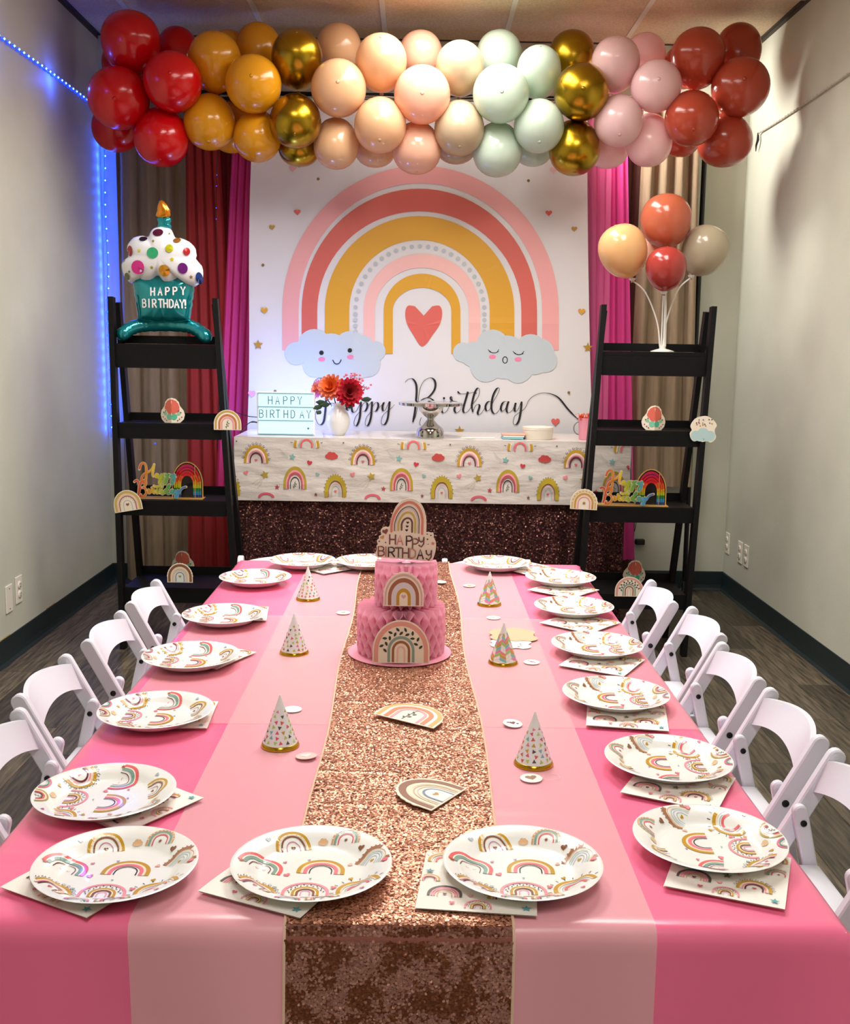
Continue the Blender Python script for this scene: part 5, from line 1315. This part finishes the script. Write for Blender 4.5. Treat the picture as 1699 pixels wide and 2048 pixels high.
# ---------------------------------------------------------------- honeycomb paper cake
ck = empty('paper_cake', (-.035, 2.565, TZ+.0085)); tag(ck, 'two tier pink honeycomb paper cake with rainbow cards and birthday topper', 'centerpiece')
TISSUE = mat('pink_tissue', '#ffc6da', .85, trans=.4, sheen=.2)
DISK = mat('pink_board', '#f8a6bc', .5)
MB().lathe([(.128, 0), (.129, .001), (.128, .0022), (0, .0022)], 56).build('cake_board', DISK, ck, True, angle=40)
def honeycomb(name, cx_, cy_, z0, h, r, n, per_):
    mb = MB(); nz = 26
    for i in range(n):
        t0 = 2*PI*(i+.5)/n; t0 = t0-.10*math.sin(t0+PI/2)*1.0   # a little looser at the seam in front
        amp = PI/n*.86*(1 if i % 2 else -1); vs = []
        for j in range(nz+1):
            z = z0+h*j/nz; s_ = math.cos(2*PI*(z-z0)/per_)
            for f_ in (.15, .62, 1):
                a_ = t0+amp*s_*f_; e = r*f_*(1-.03*(j/nz)**8-.02*(1-j/nz)**8); vs.append((cx_+e*math.cos(a_), cy_+e*math.sin(a_), z-(.006*(1-f_) if j == nz else 0)))
        fs = [(j*3+q, j*3+q+1, j*3+q+4, j*3+q+3) for j in range(nz) for q in range(2)]
        mb.add(vs, fs)
    mb.lathe([(r*.55, z0), (r*.55, z0+h*.95), (0, z0+h*.95)], 32, (cx_, cy_, 0))
    return mb.build(name, TISSUE, ck, True, angle=30)
honeycomb('lower_tier', .003, 0, .004, .12, .11, 46, .048)
honeycomb('upper_tier', .014, 0, .124, .107, .078, 36, .05)
def cake_card(name, kind, w_, h, x, y, z, teeth, leg=.28, tilt=0):
    o = MB().prism(arch_outline(w_, h, h*leg, teeth), -.0007, .0007, lambda a_, b, hh: (a_, hh, b)).build(name, CARD, ck, False, (x, y, z), (tilt, 0, 0))
    a = Art(); rainbow(a, kind, 0, .002, w_*.95, 0, asp=(h-.005)/w_/.95, leg=.22); a.build('print', o, lambda x_, y_, l: (x_, -.0007-l, y_), base=.0004)
    return o
cake_card('lower_rainbow_card', 'c_wreath', .136, .104, 0.005, -.116, .006, 0, tilt=-.05)
cake_card('upper_rainbow_card', 'c_mauve', .096, .082, .009, -.082, .137, 15)
# topper
tp_px = [(440, 760), (500, 500), (600, 260), (760, 100), (960, 60), (1120, 110), (1250, 250), (1330, 480), (1350, 720), (1345, 880), (1400, 880), (1450, 900), (1510, 900), (1535, 960), (1530, 1020), (1580, 1120), (1590, 1250), (1570, 1400), (1520, 1560), (1480, 1610), (1200, 1600), (900, 1580), (600, 1560), (160, 1530), (110, 1450), (140, 1330), (135, 1250), (165, 1200), (140, 1120), (190, 1070), (190, 1010), (250, 960), (230, 860), (290, 790), (360, 770)]
def TP(a_, b): return ((a_-870)*.0001005, (1590-b)*.0001000)
top = MB().prism([TP(*p) for p in catmull(tp_px, 3, True)][::-1], -.0008, .0008, lambda a_, b, hh: (a_, hh, b)).build('topper', CARD, ck, False, (.014, .005, .2325), (.0, 0, 0))
a = Art()
def tarch(c0, yb, rx, top_, wd, col, tilt=0):
    P_ = [(c0+rx, yb+30), (c0+rx, yb-60)]+[(c0+rx*math.cos(q)+tilt*math.sin(q), yb-150-(yb-150-top_)*math.sin(q)) for q in [PI*k/18 for k in range(19)]]+[(c0-rx, yb-60), (c0-rx, yb-20)]
    a.stroke([TP(*p) for p in P_], wd*.0001, col, 2)
tarch(870, 900, 375, 155, 62, '#e08a78', 60); tarch(865, 890, 300, 262, 18, '#2f2a33', 50); tarch(865, 890, 270, 300, 26, '#cfc6d4', 45); tarch(865, 870, 205, 405, 48, '#cdb95c', 35); tarch(870, 860, 128, 545, 44, '#6f4f44', 20)
for x, y in ((890, 655), (878, 750), (866, 845)): a.heart(*TP(x, y), .0036, '#241a24')
a.heart(*TP(345, 885), .0078, '#8f4f4a', .3); a.heart(*TP(275, 1030), .0055, '#cfa06a', .5); a.star(*TP(1510, 1170), .0055, '#e08a7a', 5, .45)
for x, y, r in ((1370, 935, 16), (1460, 965, 18), (1380, 1065, 20), (200, 1130, 18), (355, 1155, 17), (1395, 1185, 12)): a.disc(*TP(x, y), r*.0001, '#3a2a34', 8)
def word(txt, xs, y, h, wds, cols, sl=0, wt=.0034):
    for k, (ch, x) in enumerate(zip(txt, xs)):
        for st_ in GLYPH[ch]: a.stroke([TP(x+u*wds, y+sl*(x-xs[0])-v*h) for u, v in st_], wt, cols[k % len(cols)], 1, False)
word('HAPpy', (455, 635, 865, 1015, 1165), 1195, 230, 140, ('#7a4a48', '#d88a88', '#3a1a24', '#7d5348', '#6f423c'), .06)
word('BIRTHDAy', (180, 330, 430, 600, 775, 950, 1135, 1350), 1490, 230, 145, ('#8f4f4c', '#b98468', '#3a1d24', '#6a5348', '#6f4440', '#c48a72', '#3a1420', '#5a4038'), .06)
a.build('print', top, lambda x_, y_, l: (x_, -.0008-l, y_), base=.0004, eps=.00003)
# ---------------------------------------------------------------- white resin folding chairs (child size)
RESIN = mat('white_resin', '#e2e4ee', .34, coat=.15, bump=.04, bscale=300); BOLT = mat('dark_bolt', '#2a2a2c', .4, metal=.6)
def stadium(p, q, wd, th, ysh, over_p=.0, over_q=.0, bev=.003):
    """rounded plank from p to q (x, z) lying in the plane y = ysh"""
    p, q = Vector((p[0], p[1])), Vector((q[0], q[1])); d = (q-p).normalized(); n = Vector((-d.y, d.x)); r = wd/2
    ol = []
    for k in range(9): a_ = -PI/2+PI*k/8; c = q+d*over_q; ol.append(c+d*(r*math.cos(a_))+n*(r*math.sin(a_)))
    for k in range(9): a_ = PI/2+PI*k/8; c = p-d*over_p; ol.append(c+d*(r*math.cos(a_))+n*(r*math.sin(a_)))
    cn = (p+q)/2; rings = []
    for h, ins in ((-th/2, bev), (-th/2+bev, 0), (th/2-bev, 0), (th/2, bev)):
        ring = []
        for i, v in enumerate(ol):
            c = q if i < 9 else p; w_ = v-c; ring.append(c+w_*(1-ins/r) if ins else v)
        rings.append([(v.x, ysh+h, v.y) for v in ring])
    m_ = len(ol); vs = sum(rings, []); fs = [tuple(range(m_))[::-1], tuple(range(3*m_, 4*m_))]
    for k in range(3): fs += [(k*m_+i, k*m_+(i+1) % m_, (k+1)*m_+(i+1) % m_, (k+1)*m_+i) for i in range(m_)]
    return vs, fs
def make_chair():
    t = empty('folding_chair', (0, 0, 0)); HWC = .155
    for s_ in (-1, 1):
        mb = MB().add(*stadium((.132, .017), (-.13, .507), .036, .021, s_*HWC)); po = mb.build('post', RESIN, t, True, angle=35)
        MB().lathe([(.0075, 0), (.0075, .0025), (.004, .003), (.0035, .0018), (0, .0018)], 14, (-.064, s_*(HWC+.0105), .381), (0, s_, 0)).build('bolt', BOLT, po, True)
        mb = MB().add(*stadium((-.15, .014), (-.058, .402), .029, .018, s_*(HWC-.022))); rl = mb.build('rear_leg', RESIN, t, True, angle=35)
        MB().lathe([(.0065, 0), (.0065, .0025), (.0035, .003), (.003, .0018), (0, .0018)], 14, (-.064, s_*(HWC-.022-.009), .381), (0, -s_, 0)).build('bolt', BOLT, rl, True)
        MB().box((-.01, s_*(HWC-.022), .268), (.17, .018, .02), bev=.004).build('seat_rail', RESIN, t, True)
    # back panel: bows backwards between the posts, arched below
    n, k = 24, 6
    def pan(u, v, off):
        y = -HWC+.004+(2*HWC-.008)*u; e = (2*u-1); k_ = 1-e*e
        x = -.09-.024*v-k_*(.019+.022*v); z = .436+.066*v+k_*(.026-.010*v); return (x+off, y, z)
    mb = MB(); vs = []; N1 = (n+1)*(k+1)
    for off in (-.006, .006): vs += [pan(i/n, j/k, off) for i in range(n+1) for j in range(k+1)]
    fs = []
    for i in range(n):
        for j in range(k):
            q = (i*(k+1)+j, (i+1)*(k+1)+j, (i+1)*(k+1)+j+1, i*(k+1)+j+1); fs.append(q); fs.append(tuple(N1+x_ for x_ in q[::-1]))
        for j in (0, k):
            a_, b_ = i*(k+1)+j, (i+1)*(k+1)+j; fs.append((a_, b_, N1+b_, N1+a_) if j else (b_, a_, N1+a_, N1+b_))
    mb.add(vs, fs).build('back_panel', RESIN, t, True, angle=50)
    MB().box((-.005, 0, .285), (.19, 2*HWC-.064, .026), bev=.009).build('seat', RESIN, t, True)
    MB().box((-.118, 0, .176), (.02, 2*HWC-.058, .016), bev=.003).build('stretcher', RESIN, t, True)
    MB().box((.055, 0, .14), (.02, 2*HWC-.022, .016), bev=.003).build('stretcher', RESIN, t, True)
    return t
proto = make_chair(); used = False
def chair(x, y, rz, label, group, wide=1):
    global used
    o = copy_tree(proto) if used else proto; used = True
    o.location = (x, y, 0); o.rotation_euler = (0, 0, rz); o.scale = (1, wide, 1); tag(o, label, 'chair', group)
gR, gL, gE = 'folding chairs along the right side', 'folding chairs along the left side', 'folding chairs at the far end'
chair(.684, 3.416, PI, 'white folding chair farthest along the right side of the table', gR)
chair(.728, 3.034, PI, 'white folding chair second from the far end on the right side', gR)
chair(.706, 2.63, PI, 'white folding chair in the middle of the right side', gR)
chair(.708, 2.238, PI, 'white folding chair second nearest on the right side', gR)
chair(.712, 1.855, PI, 'white folding chair nearest on the right, cut by the picture edge', gR)
chair(-.731, 3.312, 0, 'white folding chair farthest along the left side of the table', gL)
chair(-.731, 2.884, 0, 'white folding chair second from the far end on the left side', gL)
chair(-.744, 2.434, 0, 'white folding chair second nearest on the left side', gL)
chair(-.711, 2.03, 0, 'white folding chair nearest on the left, cut by the picture edge', gL)
chair(-.494, 3.765, -PI/2, 'white folding chair at the far end on the left', gE)
chair(-.12, 3.765, -PI/2, 'white folding chair at the far end behind the paper cake', gE)
chair(.266, 3.765, -PI/2, 'white folding chair at the far end on the right', gE)
